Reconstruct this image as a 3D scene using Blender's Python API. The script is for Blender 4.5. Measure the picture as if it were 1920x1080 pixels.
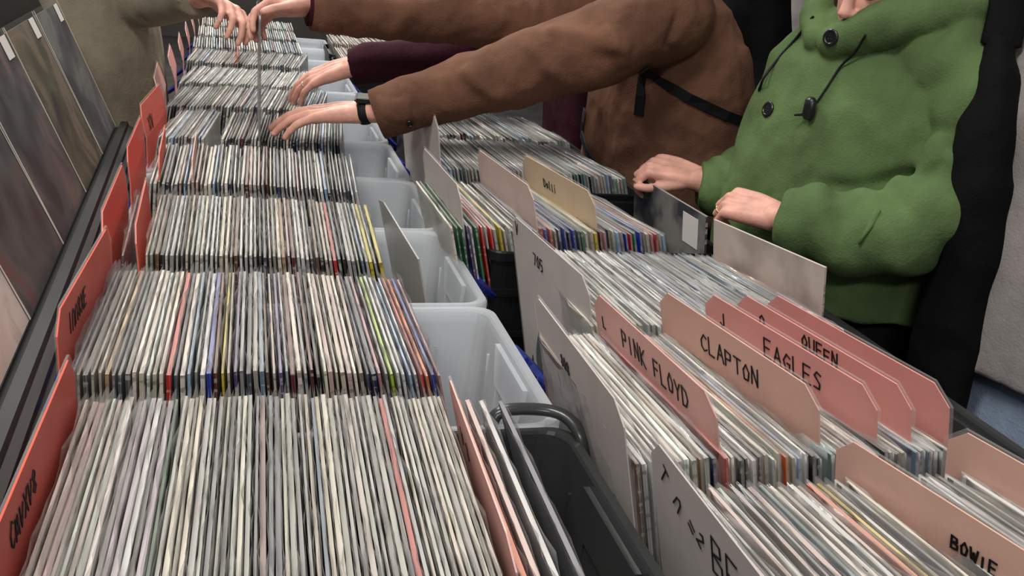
import bpy, bmesh, math, random
import numpy as np
from mathutils import Vector, Matrix, noise
from mathutils.bvhtree import BVHTree

for _o in list(bpy.data.objects):
    bpy.data.objects.remove(_o)
S = bpy.context.scene
COL = S.collection
R = math.radians
rnd = random.Random(11)

# ---------------------------------------------------------------- camera, world, lights, exposure
EYE = Vector((0.0, 0.0, 1.53))
CR, CU, CF = Vector((0.962, -0.2547, 0.098)), Vector((0.0, 0.359, 0.9333)), Vector((0.274, 0.898, -0.3453))
cam_data = bpy.data.cameras.new('camera')
cam_data.sensor_width = 36.0
cam_data.lens = 36.0 * 1750.0 / 1920.0
cam_data.clip_start, cam_data.clip_end = 0.02, 100
cam = bpy.data.objects.new('camera', cam_data)
COL.objects.link(cam)
CR.normalize(); CF = (CF - CR * CF.dot(CR)).normalized(); CU = CR.cross(CF)
cam.matrix_world = Matrix(((CR.x, CU.x, -CF.x, EYE.x), (CR.y, CU.y, -CF.y, EYE.y), (CR.z, CU.z, -CF.z, EYE.z), (0, 0, 0, 1)))
S.camera = cam

w = bpy.data.worlds.new('hall_light')
w.use_nodes = True
w.node_tree.nodes['Background'].inputs[0].default_value = (0.80, 0.86, 1.0, 1)
w.node_tree.nodes['Background'].inputs[1].default_value = 0.20
S.world = w

def area(name, loc, sx, sy, power, col=(1.0, 0.96, 0.90), aim=None):
    L = bpy.data.lights.new(name, 'AREA')
    L.shape = 'RECTANGLE'; L.size = sx; L.size_y = sy; L.energy = power; L.color = col
    o = bpy.data.objects.new(name, L); COL.objects.link(o)
    o.location = loc
    if aim is not None:
        o.rotation_euler = (Vector(aim) - Vector(loc)).to_track_quat('-Z', 'Y').to_euler()
    return o
area('ceiling_lamp_near', (-0.6, 0.6, 3.4), 1.4, 0.5, 52)
area('ceiling_lamp_behind', (-0.7, -2.2, 3.3), 1.6, 0.6, 75)
area('ceiling_lamp_middle', (-0.3, 3.2, 3.4), 1.4, 0.5, 60)
area('ceiling_lamp_far', (-0.2, 6.2, 3.4), 1.6, 0.6, 95)
area('ceiling_lamp_back', (-0.2, 9.5, 3.6), 2.4, 0.8, 150)

S.view_settings.view_transform = 'Standard'
S.view_settings.look = 'None'
S.view_settings.gamma = 1.0
S.view_settings.use_curve_mapping = False
S.view_settings.exposure = 0.12
S.cycles.transparent_max_bounces = 24
S.cycles.max_bounces = 6

# ---------------------------------------------------------------- helpers
def lin(c):
    return tuple(((v / 255.0) / 12.92 if v / 255.0 <= 0.04045 else ((v / 255.0 + 0.055) / 1.055) ** 2.4) for v in c)
def rgba(c):
    return (*lin(c), 1.0)

def tag(o, label=None, cat=None, group=None, kind=None):
    if label: o['label'] = label
    if cat: o['category'] = cat
    if group: o['group'] = group
    if kind: o['kind'] = kind
    return o

def obj(name, me, mat=None, parent=None, smooth=False):
    if isinstance(me, bmesh.types.BMesh):
        m2 = bpy.data.meshes.new(name); me.to_mesh(m2); me.free(); me = m2
    o = bpy.data.objects.new(name, me); COL.objects.link(o)
    if mat is not None:
        for m in (mat if isinstance(mat, (list, tuple)) else [mat]):
            me.materials.append(m)
    if smooth:
        me.polygons.foreach_set('use_smooth', [True] * len(me.polygons))
    if parent is not None: o.parent = parent
    return o

def empty(name, loc=(0, 0, 0), rz=0.0):
    o = bpy.data.objects.new(name, None); COL.objects.link(o)
    o.location = loc; o.rotation_euler = (0, 0, rz); o.empty_display_size = 0.05
    return o

def box(bm, x0, x1, y0, y1, z0, z1, mi=0, M=None):
    v = [bm.verts.new((x, y, z)) for z in (z0, z1) for y in (y0, y1) for x in (x0, x1)]
    fs = [(0, 2, 3, 1), (4, 5, 7, 6), (0, 1, 5, 4), (2, 6, 7, 3), (0, 4, 6, 2), (1, 3, 7, 5)]
    out = []
    for f in fs:
        fa = bm.faces.new([v[i] for i in f]); fa.material_index = mi; out.append(fa)
    if M is not None:
        for q in v: q.co = M @ q.co
    return v, out

def ring_loft(bm, rings, cap=True, mi=0):
    vr = [[bm.verts.new(p) for p in r] for r in rings]
    n = len(vr[0])
    for a, b in zip(vr, vr[1:]):
        for i in range(n):
            f = bm.faces.new((a[i], a[(i + 1) % n], b[(i + 1) % n], b[i])); f.material_index = mi
    if cap:
        bm.faces.new(list(reversed(vr[0]))).material_index = mi
        bm.faces.new(vr[-1]).material_index = mi
    return vr

def catmull(pts, rad, k):
    P = [Vector(p) for p in pts]; out = []; ro = []
    for i in range(len(P) - 1):
        p0 = P[max(i - 1, 0)]; p1 = P[i]; p2 = P[i + 1]; p3 = P[min(i + 2, len(P) - 1)]
        for j in range(k):
            t = j / k
            out.append(0.5 * ((2 * p1) + (p2 - p0) * t + (2 * p0 - 5 * p1 + 4 * p2 - p3) * t * t + (3 * p1 - p0 - 3 * p2 + p3) * t ** 3))
            r1, r2 = rad[i], rad[i + 1]; s = t * t * (3 - 2 * t)
            ro.append(tuple(a + (b - a) * s for a, b in zip(r1, r2)) if isinstance(r1, tuple) else r1 + (r2 - r1) * s)
    out.append(P[-1]); ro.append(rad[-1])
    return out, ro

def tube(bm, pts, rad, n=12, k=1, up=(0, 0, 1), mod=None, rounded=True, mi=0):
    """rad: a number per point, or (r along side, r along up)."""
    rad = [r if isinstance(r, tuple) else (r, r) for r in rad]
    if k > 1: pts, rad = catmull(pts, rad, k)
    P = [Vector(p) for p in pts]; u = Vector(up); rings = []
    T0 = (P[1] - P[0]).normalized(); T1 = (P[-1] - P[-2]).normalized()
    if rounded:
        def two(r): return r if isinstance(r, tuple) else (r, r)
        r0, r1 = two(rad[0]), two(rad[-1])
        m0, m1 = min(r0) * 0.6, min(r1) * 0.6
        P = [P[0] - T0 * m0] + P + [P[-1] + T1 * m1]
        rad = [(r0[0] * .55, r0[1] * .55)] + list(rad) + [(r1[0] * .55, r1[1] * .55)]
    L = len(P)
    for i in range(L):
        t = (P[min(i + 1, L - 1)] - P[max(i - 1, 0)]).normalized()
        s = t.cross(u)
        if s.length < 1e-4: s = t.cross(Vector((1, 0, 0)))
        s.normalize(); q = s.cross(t).normalized()
        r = rad[i]; ra, rb = r if isinstance(r, tuple) else (r, r)
        ring = []
        for j in range(n):
            a = 2 * math.pi * j / n
            m = mod(i / (L - 1), a) if mod else 1.0
            ring.append(P[i] + (s * math.cos(a) * ra + q * math.sin(a) * rb) * m)
        rings.append(ring)
    ring_loft(bm, rings, mi=mi)

def ellipsoid(bm, c, r, M=None, seg=20, rings=12):
    g = bmesh.ops.create_uvsphere(bm, u_segments=seg, v_segments=rings, radius=1.0)
    for v in g['verts']:
        p = Vector((v.co.x * r[0], v.co.y * r[1], v.co.z * r[2])) + Vector(c)
        v.co = M @ p if M is not None else p

def torso(bm, secs, n=28, yaw=0.0, pw=2.3):
    """secs: (centre, half depth, half width); depth runs along the facing direction."""
    rings = []
    ca, sa = math.cos(yaw), math.sin(yaw)
    for c, rx, ry in secs:
        ring = []
        for j in range(n):
            a = 2 * math.pi * j / n
            x = math.copysign(abs(math.cos(a)) ** (2 / pw), math.cos(a)) * rx
            y = math.copysign(abs(math.sin(a)) ** (2 / pw), math.sin(a)) * ry
            ring.append(Vector(c) + Vector((x * ca - y * sa, x * sa + y * ca, 0)))
        rings.append(ring)
    ring_loft(bm, rings)

def fuse(bm, voxel, smooth=5, fac=0.5):
    bmesh.ops.recalc_face_normals(bm, faces=bm.faces[:])
    me = bpy.data.meshes.new('tmp'); bm.to_mesh(me); bm.free()
    o = bpy.data.objects.new('tmp', me); COL.objects.link(o)
    m = o.modifiers.new('r', 'REMESH'); m.mode = 'VOXEL'; m.voxel_size = voxel
    if smooth:
        m = o.modifiers.new('s', 'SMOOTH'); m.iterations = smooth; m.factor = fac
    dg = bpy.context.evaluated_depsgraph_get()
    out = bpy.data.meshes.new_from_object(o.evaluated_get(dg))
    bpy.data.objects.remove(o); bpy.data.meshes.remove(me)
    return out

def displace(me, fn):
    """fn(points, normals) -> distance along the normal for every vertex."""
    n = len(me.vertices)
    P = np.empty(n * 3, 'f'); me.vertices.foreach_get('co', P); P = P.reshape(-1, 3)
    N = np.empty(n * 3, 'f'); me.vertices.foreach_get('normal', N); N = N.reshape(-1, 3)
    P2 = P + N * fn(P, N)[:, None]
    me.vertices.foreach_set('co', P2.astype('f').ravel()); me.update()

def seg_dist(P, a, b):
    a = np.array(a); b = np.array(b); d = b - a
    t = np.clip(((P - a) @ d) / (d @ d), 0, 1)
    return np.linalg.norm(P - (a + t[:, None] * d), axis=1)

def folds(lines, amp, width):
    def fn(P, N):
        out = np.zeros(len(P))
        for ln in lines:
            A, W = (ln[-1] if isinstance(ln[-1], tuple) and len(ln[-1]) == 2 else (amp, width))
            pts = ln[:-1] if isinstance(ln[-1], tuple) and len(ln[-1]) == 2 else ln
            d = np.full(len(P), 9.0)
            for a, b in zip(pts, pts[1:]):
                d = np.minimum(d, seg_dist(P, a, b))
            out += A * np.exp(-(d / W) ** 2)
        return out
    return fn

def rumple(scale, amp, seed=0, stretch=(1, 1, 1)):
    def fn(P, N):
        out = np.empty(len(P))
        for i, p in enumerate(P):
            q = Vector((p[0] * stretch[0] * scale + seed, p[1] * stretch[1] * scale, p[2] * stretch[2] * scale))
            v = noise.noise(q); v2 = noise.noise(q * 2.3 + Vector((5, 1, 9)))
            out[i] = amp * ((1 - abs(v) * 2) * 0.6 + v2 * 0.45)
        return out
    return fn

# ---------------------------------------------------------------- materials
def new_mat(name):
    m = bpy.data.materials.new(name); m.use_nodes = True
    nt = m.node_tree; b = nt.nodes['Principled BSDF']
    return m, nt, b

def N(nt, t, **kw):
    n = nt.nodes.new(t)
    for k, v in kw.items():
        if hasattr(n, k): setattr(n, k, v)
        else: n.inputs[k].default_value = v
    return n

def ramp(nt, stops, src, interp='LINEAR'):
    r = nt.nodes.new('ShaderNodeValToRGB'); r.color_ramp.interpolation = interp
    el = r.color_ramp.elements
    while len(el) > 1: el.remove(el[-1])
    el[0].position, el[0].color = stops[0]
    for p, c in stops[1:]:
        e = el.new(p); e.color = c
    nt.links.new(src, r.inputs[0])
    return r

def plain(name, c, rough=0.6, spec=0.3, var=0.0, scale=20, bump=0.0, bscale=200, metal=0.0, coord='Object', sheen=0.0):
    m, nt, b = new_mat(name)
    b.inputs['Base Color'].default_value = rgba(c)
    b.inputs['Roughness'].default_value = rough
    b.inputs['Specular IOR Level'].default_value = spec
    b.inputs['Metallic'].default_value = metal
    if sheen:
        b.inputs['Sheen Weight'].default_value = sheen
        b.inputs['Sheen Roughness'].default_value = 0.5
    tc = nt.nodes.new('ShaderNodeTexCoord')
    if var:
        n = N(nt, 'ShaderNodeTexNoise', Scale=scale, Detail=5.0)
        nt.links.new(tc.outputs[coord], n.inputs['Vector'])
        c1 = tuple(min(255, v * (1 + var)) for v in c); c0 = tuple(v * (1 - var) for v in c)
        r = ramp(nt, [(0.3, rgba(c0)), (0.7, rgba(c1))], n.outputs[0])
        nt.links.new(r.outputs[0], b.inputs['Base Color'])
    if bump:
        n2 = N(nt, 'ShaderNodeTexNoise', Scale=bscale, Detail=4.0)
        nt.links.new(tc.outputs[coord], n2.inputs['Vector'])
        bp = N(nt, 'ShaderNodeBump', Strength=bump, Distance=0.002)
        nt.links.new(n2.outputs[0], bp.inputs['Height']); nt.links.new(bp.outputs[0], b.inputs['Normal'])
    return m

def clear_plastic(name, c, alpha, rough=0.15, spec=0.6, bump=0.0, bscale=60, transl=0.0, stretch=(1, 1, 1)):
    """thin plastic film or wall: part of the light goes straight through, the rest is scattered and reflected"""
    m, nt, b = new_mat(name)
    b.inputs['Base Color'].default_value = rgba(c)
    b.inputs['Roughness'].default_value = rough
    b.inputs['Specular IOR Level'].default_value = spec
    tr = nt.nodes.new('ShaderNodeBsdfTransparent')
    mx = nt.nodes.new('ShaderNodeMixShader'); mx.inputs[0].default_value = alpha
    src = b.outputs[0]
    if transl:
        tl = nt.nodes.new('ShaderNodeBsdfTranslucent'); tl.inputs[0].default_value = rgba(c)
        m2 = nt.nodes.new('ShaderNodeMixShader'); m2.inputs[0].default_value = transl
        nt.links.new(b.outputs[0], m2.inputs[1]); nt.links.new(tl.outputs[0], m2.inputs[2]); src = m2.outputs[0]
    nt.links.new(tr.outputs[0], mx.inputs[1]); nt.links.new(src, mx.inputs[2])
    nt.links.new(mx.outputs[0], nt.nodes['Material Output'].inputs[0])
    if bump:
        tc = nt.nodes.new('ShaderNodeTexCoord'); mp = nt.nodes.new('ShaderNodeMapping')
        mp.inputs['Scale'].default_value = stretch
        oi = nt.nodes.new('ShaderNodeObjectInfo'); ad = nt.nodes.new('ShaderNodeVectorMath')
        mu = nt.nodes.new('ShaderNodeMath'); mu.operation = 'MULTIPLY'; mu.inputs[1].default_value = 37.0
        nt.links.new(oi.outputs['Random'], mu.inputs[0])
        nt.links.new(tc.outputs['Object'], ad.inputs[0]); nt.links.new(mu.outputs[0], ad.inputs[1])
        nt.links.new(ad.outputs[0], mp.inputs[0])
        n2 = N(nt, 'ShaderNodeTexNoise', Scale=bscale, Detail=3.0)
        nt.links.new(mp.outputs[0], n2.inputs['Vector'])
        bp = N(nt, 'ShaderNodeBump', Strength=bump, Distance=0.003)
        nt.links.new(n2.outputs[0], bp.inputs['Height']); nt.links.new(bp.outputs[0], b.inputs['Normal'])
    return m

def jacket_mats(attr):
    """cover face, spine and open top edge of a record jacket, in the jacket's own colour"""
    out = []
    for part in ('cover', 'spine', 'edge'):
        m, nt, b = new_mat('jacket_' + part + ('_many' if attr else ''))
        if attr:
            cn = N(nt, 'ShaderNodeVertexColor', layer_name='Col'); col = cn.outputs[0]
        else:
            cn = nt.nodes.new('ShaderNodeObjectInfo'); col = cn.outputs['Color']
        tc = nt.nodes.new('ShaderNodeTexCoord')
        mp = nt.nodes.new('ShaderNodeMapping'); nt.links.new(tc.outputs['Object'], mp.inputs[0])
        oi = nt.nodes.new('ShaderNodeObjectInfo')
        mu = N(nt, 'ShaderNodeMath', operation='MULTIPLY'); mu.inputs[1].default_value = 91.0
        nt.links.new(oi.outputs['Random'], mu.inputs[0]); nt.links.new(mu.outputs[0], mp.inputs['Location'])
        n = N(nt, 'ShaderNodeTexNoise', Detail=4.0)
        nt.links.new(mp.outputs[0], n.inputs['Vector'])
        mix = N(nt, 'ShaderNodeMix', data_type='RGBA')
        if part == 'edge':
            n.inputs['Scale'].default_value = 30
            mix.inputs[0].default_value = 0.45
            nt.links.new(col, mix.inputs[6]); mix.inputs[7].default_value = rgba((192, 188, 180))
            b.inputs['Roughness'].default_value = 0.8
        else:
            mp.inputs['Scale'].default_value = (1, 1, 1) if part == 'cover' else (0.2, 0.2, 1)
            n.inputs['Scale'].default_value = 9 if part == 'cover' else 130
            r = ramp(nt, [(0.55 if part == 'spine' else .45, (0, 0, 0, 1)), (0.6, (1, 1, 1, 1))], n.outputs[0])
            inv = nt.nodes.new('ShaderNodeRGBToBW'); nt.links.new(col, inv.inputs[0])
            r2 = ramp(nt, [(0.18, rgba((206, 200, 190))), (0.3, rgba((50, 46, 44)))], inv.outputs[0])
            fac = N(nt, 'ShaderNodeMath', operation='MULTIPLY'); fac.inputs[1].default_value = 0.55 if part == 'spine' else 0.35
            nt.links.new(r.outputs[0], fac.inputs[0]); nt.links.new(fac.outputs[0], mix.inputs[0])
            nt.links.new(col, mix.inputs[6]); nt.links.new(r2.outputs[0], mix.inputs[7])
            b.inputs['Roughness'].default_value = 0.45
        nt.links.new(mix.outputs[2], b.inputs['Base Color'])
        out.append(m)
    return out

JM = jacket_mats(False)
JMV = jacket_mats(True)
M_SLEEVE = clear_plastic('sleeve_film', (222, 221, 218), 0.52, rough=0.17, spec=1.0, bump=0.9, bscale=34, transl=0.35, stretch=(1, .8, .6))
M_CARDCOVER = clear_plastic('laminate_film', (230, 224, 220), 0.14, rough=0.25, spec=0.5)
M_WHITEBOX = clear_plastic('milky_plastic', (232, 236, 240), 0.62, rough=0.3, spec=0.5, bump=0.05, bscale=18, transl=0.45)
M_SMOKE = clear_plastic('smoky_plastic', (52, 54, 54), 0.86, rough=0.24, spec=0.5)
M_BLACKCRATE = plain('black_crate_plastic', (20, 20, 21), rough=0.45, var=.15)
M_BLUE = plain('blue_plastic', (24, 40, 120), rough=0.35, spec=0.5)
M_RACK = plain('black_rack', (22, 23, 22), rough=0.5, var=0.2, scale=8)
M_INK = plain('marker_ink', (28, 22, 24), rough=0.6)
M_RED = plain('orange_red_card', (252, 88, 58), rough=0.6, var=0.06, scale=12)
M_PALEPINK = plain('pale_pink_card', (222, 196, 184), rough=0.6, var=0.05, scale=10)
M_PINK = plain('pink_card', (232, 174, 162), rough=0.6, var=0.05, scale=10)
M_ROSE = plain('rose_card', (238, 162, 152), rough=0.6, var=0.05, scale=10)
M_PEACH = plain('peach_card', (232, 184, 164), rough=0.6, var=0.05, scale=10)
M_PALE = plain('pale_card', (206, 196, 190), rough=0.6, var=0.05, scale=10)
M_CREAM = plain('cream_card', (222, 196, 160), rough=0.6, var=0.05, scale=10)
M_STICKER = plain('white_paper', (225, 222, 215), rough=0.7)
M_SKIN = plain('skin', (222, 166, 148), rough=0.5, var=0.09, scale=30, bump=0.25, bscale=220)
M_SKIN.node_tree.nodes['Principled BSDF'].inputs['Subsurface Weight'].default_value = 0.15
M_SKIN.node_tree.nodes['Principled BSDF'].inputs['Subsurface Radius'].default_value = (0.01, 0.004, 0.002)
M_STEEL = plain('gold_metal', (220, 190, 140), rough=0.25, metal=1.0)
M_SILVER = plain('silver_metal', (215, 212, 205), rough=0.2, metal=1.0)
# ---------------------------------------------------------------- the setting
o = obj('floor', (lambda b: (box(b, -6, 7, -3, 13, -0.1, 0.0), b)[1])(bmesh.new()), plain('grey_concrete', (52, 50, 49), rough=0.7, var=0.15, scale=3)); tag(o, kind='structure')
o = obj('wall_back', (lambda b: (box(b, -6, 7, 12.9, 13.1, 0.0, 4.2), b)[1])(bmesh.new()), plain('hall_wall', (70, 66, 62), rough=0.8, var=0.1, scale=2)); tag(o, kind='structure')
o = obj('wall_left', (lambda b: (box(b, -6.1, -5.9, -3, 13, 0.0, 4.2), b)[1])(bmesh.new()), bpy.data.materials['hall_wall']); tag(o, kind='structure')
o = obj('wall_right', (lambda b: (box(b, 6.9, 7.1, -3, 13, 0.0, 4.2), b)[1])(bmesh.new()), bpy.data.materials['hall_wall']); tag(o, kind='structure')

M_CLOTH = plain('dark_table_board', (34, 32, 32), rough=0.8, var=0.1)
M_DSTEEL = plain('dark_steel', (40, 40, 42), rough=0.4, metal=0.6)
def table(name, x0, x1, y0, y1, zt, label):
    t = empty(name, ((x0 + x1) / 2, (y0 + y1) / 2, 0))
    tag(t, label, 'table')
    cx, cy = (x0 + x1) / 2, (y0 + y1) / 2
    b = bmesh.new(); vs, _ = box(b, x0 - cx, x1 - cx, y0 - cy, y1 - cy, zt - 0.03, zt)
    bmesh.ops.bevel(b, geom=b.edges[:], offset=0.004, segments=2, affect='EDGES')
    obj('tabletop', b, M_CLOTH, t)
    for sx in (x0 - cx + .06, x1 - cx - .06):
        for sy in (y0 - cy + .1, y1 - cy - .1):
            b = bmesh.new(); tube(b, [(sx, sy, 0.0), (sx, sy, zt - .03)], [.016, .016], n=10, rounded=False)
            obj('leg', b, M_DSTEEL, t, smooth=True)
    return t
table('trestle_table', -0.24, 0.385, 0.35, 2.62, 0.745, 'dark trestle table under the nearest boxes of the left row')
table('trestle_table', -0.24, 0.385, 2.64, 5.3, 0.745, 'dark trestle table under the distant end of the left row')
table('trestle_table', 0.39, 1.0, 0.2, 2.66, 0.745, 'dark trestle table under the smoky boxes of the right row')
table('trestle_table', 0.39, 1.0, 3.4, 4.9, 0.745, 'dark trestle table under the far crates of the right row')

# ---------------------------------------------------------------- storage boxes
def rrect(x0, x1, y0, y1, r, z, seg=5):
    out = []
    for cx, cy, a0 in ((x1 - r, y1 - r, 0), (x0 + r, y1 - r, 90), (x0 + r, y0 + r, 180), (x1 - r, y0 + r, 270)):
        for i in range(seg + 1):
            a = R(a0 + 90 * i / seg)
            out.append(Vector((cx + r * math.cos(a), cy + r * math.sin(a), z)))
    return out

def storage_box(label, cat, x0, x1, y0, y1, z0, z1, mat, group, style='clear', name='storage_box', loop=False):
    cx, cy = (x0 + x1) / 2, (y0 + y1) / 2
    t = empty(name, (cx, cy, z0)); tag(t, label, cat, group)
    w_, d_, h = (x1 - x0) / 2, (y1 - y0) / 2, z1 - z0
    tp = 0.016 if style != 'crate' else 0.004
    fl = 0.011 if style != 'crate' else 0.004
    th = 0.003
    def rr(ins, z, r=0.03): return rrect(-w_ + ins, w_ - ins, -d_ + ins * .7, d_ - ins * .7, r, z)
    rings = [rr(tp + fl, 0), rr(fl + .001, h - .03), rr(fl, h - .018), rr(0, h - .018), rr(0, h - .003), rr(.002, h), rr(fl + th - .002, h), rr(fl + th, h - .004),
             rr(tp + fl + th, th)]
    b = bmesh.new(); ring_loft(b, rings)
    # ribs and the stepped handle recess pressed into the two end walls
    if style != 'crate':
        for s in (-1, 1):
            for yy in (-.12, -.06, .06, .12):
                xx = s * (w_ - fl - .006)
                box(b, xx - .003, xx + .002, yy - .002, yy + .002, .03, h - .05)
        for yy in (-1, 1):
            for xx in np.linspace(-w_ * .7, w_ * .7, 7):
                box(b, xx - .0025, xx + .0025, yy * (d_ - fl * .7 - .004) - .002, yy * (d_ - fl * .7 - .004) + .002, .02, h - .06)
    obj('body', b, mat, t)
    if style != 'crate':
        for s in (-1, 1):   # recessed grip panel on each end wall
            b = bmesh.new(); xx = s * (w_ - fl - .004)
            rings = [[Vector((xx - s * k, yy, zz)) for yy, zz in ((-.075, h - .012), (-.062, h - .07), (.062, h - .07), (.075, h - .012))] for k in (0, .007)]
            ring_loft(b, rings); obj('grip_panel', b, mat, t)
            # locking handle hinged on the end
            b = bmesh.new(); prof = []
            n = 14
            for i in range(n + 1):
                a = math.pi * i / n
                prof.append((math.cos(a) * .056, -math.sin(a) * .075))
            for i in range(n, -1, -1):
                a = math.pi * i / n
                prof.append((math.cos(a) * .030, -.012 - math.sin(a) * .030))
            rings = [[Vector((k, y, z)) for y, z in prof] for k in (0, .009)]
            ring_loft(b, rings, cap=False)
            # fill both flat sides
            m_ = len(prof)
            vs = [v for v in b.verts]
            half = n + 1
            for side in (0, 1):
                o_ = side * m_
                for i in range(n):
                    a_, b_, c_, d2 = o_ + i, o_ + i + 1, o_ + m_ - 2 - i, o_ + m_ - 1 - i
                    b.verts.ensure_lookup_table()
                    b.faces.new([b.verts[q] for q in (a_, b_, c_, d2)])
            bmesh.ops.recalc_face_normals(b, faces=b.faces[:])
            M = Matrix.Translation((s * (w_ - .002), 0, h - .012)) @ Matrix.Rotation(-s * R(48 if style == 'clear' else 12), 4, 'Y')
            for v in b.verts: v.co = M @ v.co
            hd = obj('handle', b, M_BLUE if style == 'clear' else mat, t)
            hd['label'] = 'blue locking handle' if style == 'clear' else 'smoky grip handle'
    else:
        for s in (-1, 1):
            b = bmesh.new(); box(b, -w_ + .002, w_ - .002, s * (d_ - .001) - .002, s * (d_ - .001) + .002, h * .42, h * .46)
            box(b, -w_ + .002, w_ - .002, s * (d_ - .001) - .002, s * (d_ - .001) + .002, h * .70, h * .75)
            obj('rib', b, mat, t)
    if loop:
        b = bmesh.new()
        tube(b, [(w_ - .105, d_ - .006, h - .05), (w_ - .10, d_ + .004, h - .005), (w_ - .085, d_ + .010, h + .017), (w_ - .035, d_ + .006, h + .019), (w_ - .010, d_ - .012, h + .016), (w_ + .002, d_ - .035, h - .002), (w_ + .003, d_ - .045, h - .05)], [(.009, .007)] * 7, n=12, k=4)
        obj('grip_loop', b, M_SMOKE, t, smooth=True)
    return t

ZT = 1.07        # top of a record standing upright in a box
ZF = 0.7495      # what the records stand on
LY = {1: .575}
for i in range(2, 13): LY[i] = .945 + (i - 2) * .383
ORD = ['front', 'second', 'third', 'fourth', 'fifth', 'sixth', 'seventh', 'eighth', 'ninth', 'tenth', 'eleventh', 'twelfth']
storage_box('smoky grey storage box at the very front of the left row, behind no other box', 'storage box', -.215, .372, .548, .922, .745, 1.0, M_SMOKE, 'smoky storage boxes', 'smoke', loop=True)
for i in range(2, 12):
    storage_box('milky clear storage box of records with blue handle, %s box of the left row' % ORD[i - 1], 'storage box',
                -.212, .366, LY[i] - .022, LY[i] + .354, .745, 1.0, M_WHITEBOX, 'milky clear boxes of the left row', 'clear')
storage_box('smoky grey storage box with the BEATLES and BOWIE cards, front of right row', 'storage box', .40, .94, .33, .706, .745, 1.0, M_SMOKE, 'smoky storage boxes', 'smoke')
storage_box('smoky grey storage box holding the pink EAGLES and QUEEN cards', 'storage box', .415, .94, .712, 1.055, .745, 1.0, M_SMOKE, 'smoky storage boxes', 'smoke')
storage_box('smoky grey storage box behind the pink cards, in front of the black crate', 'storage box', .45, .95, 1.066, 1.425, .745, 1.0, M_SMOKE, 'smoky storage boxes', 'smoke')
storage_box('black crate of records just in front of the hands of the person in green', 'crate', .405, .87, 1.488, 1.845, .745, 1.025, M_BLACKCRATE, 'black crates of the right row', 'crate', 'record_crate')
storage_box('black crate of records below the brown sleeve, behind another crate', 'crate', .40, .87, 1.90, 2.255, .745, 1.025, M_BLACKCRATE, 'black crates of the right row', 'crate', 'record_crate')
storage_box('black crate of records half hidden by the brown sleeve, third black crate back', 'crate', .40, .87, 2.27, 2.625, .745, 1.025, M_BLACKCRATE, 'black crates of the right row', 'crate', 'record_crate')
storage_box('black crate of tan records below the upper brown cuff, far along the right row', 'crate', .33, .86, 3.62, 3.98, .745, 1.02, M_BLACKCRATE, 'black crates of the right row', 'crate', 'record_crate')
storage_box('black crate of records farthest along the right row', 'crate', .33, .86, 4.05, 4.41, .745, 1.02, M_BLACKCRATE, 'black crates of the right row', 'crate', 'record_crate')

# ---------------------------------------------------------------- records
LPL = .314
def jacket_mesh(t):
    b = bmesh.new()
    v, f = box(b, -t / 2, t / 2, -LPL / 2, LPL / 2, 0, LPL)
    for fa in f:
        n = fa.normal if fa.normal.length else None
    b.normal_update()
    for fa in b.faces:
        n = fa.normal
        fa.material_index = 0 if abs(n.x) > .7 else (1 if n.y < -.7 else 2)
    me = bpy.data.meshes.new('vinyl_record'); b.to_mesh(me); b.free()
    for m in JM: me.materials.append(m)
    return me

def sleeve_geo(b, t, seed, mi=0, ny=13, M=None, lip=None):
    r = random.Random(seed)
    lip = r.uniform(*lip) if lip else r.uniform(.006, .014)
    zs = [-.002, .16, .26, LPL - .012, LPL + .001, LPL + lip * .55, LPL + lip]
    ys = np.linspace(-LPL / 2 - .004, LPL / 2 + .004, ny)
    ph = [r.uniform(0, 6.28) for _ in range(6)]
    lean = r.uniform(-.0012, .0012)
    for s in (-1, 1):
        grid = []
        for zi, z in enumerate(zs):
            row = []
            up = max(0, zi - 3) / 3
            for yi, y in enumerate(ys):
                e = min(1.0, min(yi, ny - 1 - yi) / 1.0)
                x = s * (t / 2 + .0007) * (1 if e > 0 else .35)
                if e > 0:
                    x += up * (.0014 * math.sin(y * 62 + ph[0] + s) + .0014 * math.sin(y * 143 + ph[1] + s * 1.7) + lean)
                    x += s * .0005 * (1 + math.sin(y * 40 + z * 30 + ph[2] + s)) * (zi > 0)
                zz = z + (up * .0028 * math.sin(y * 31 + ph[3]) if zi > 4 else 0)
                p = Vector((x, y, zz))
                row.append(b.verts.new(M @ p if M is not None else p))
            grid.append(row)
        for a, c in zip(grid, grid[1:]):
            for i in range(ny - 1):
                q = (a[i], a[i + 1], c[i + 1], c[i])
                f = b.faces.new(q if s > 0 else q[::-1]); f.material_index = mi; f.smooth = True

TH = [.0024, .0030, .0036, .0046]
JME = [jacket_mesh(t) for t in TH]
SME = []
for i, t in enumerate(TH):
    row = []
    for k in range(12):     # six with a tall crinkled lip, six with a short one
        b = bmesh.new(); sleeve_geo(b, t, 100 * i + k, lip=(.006, .014) if k < 6 else (.0015, .005))
        me = bpy.data.meshes.new('plastic_sleeve'); b.to_mesh(me); b.free(); me.materials.append(M_SLEEVE); row.append(me)
    SME.append(row)

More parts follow.
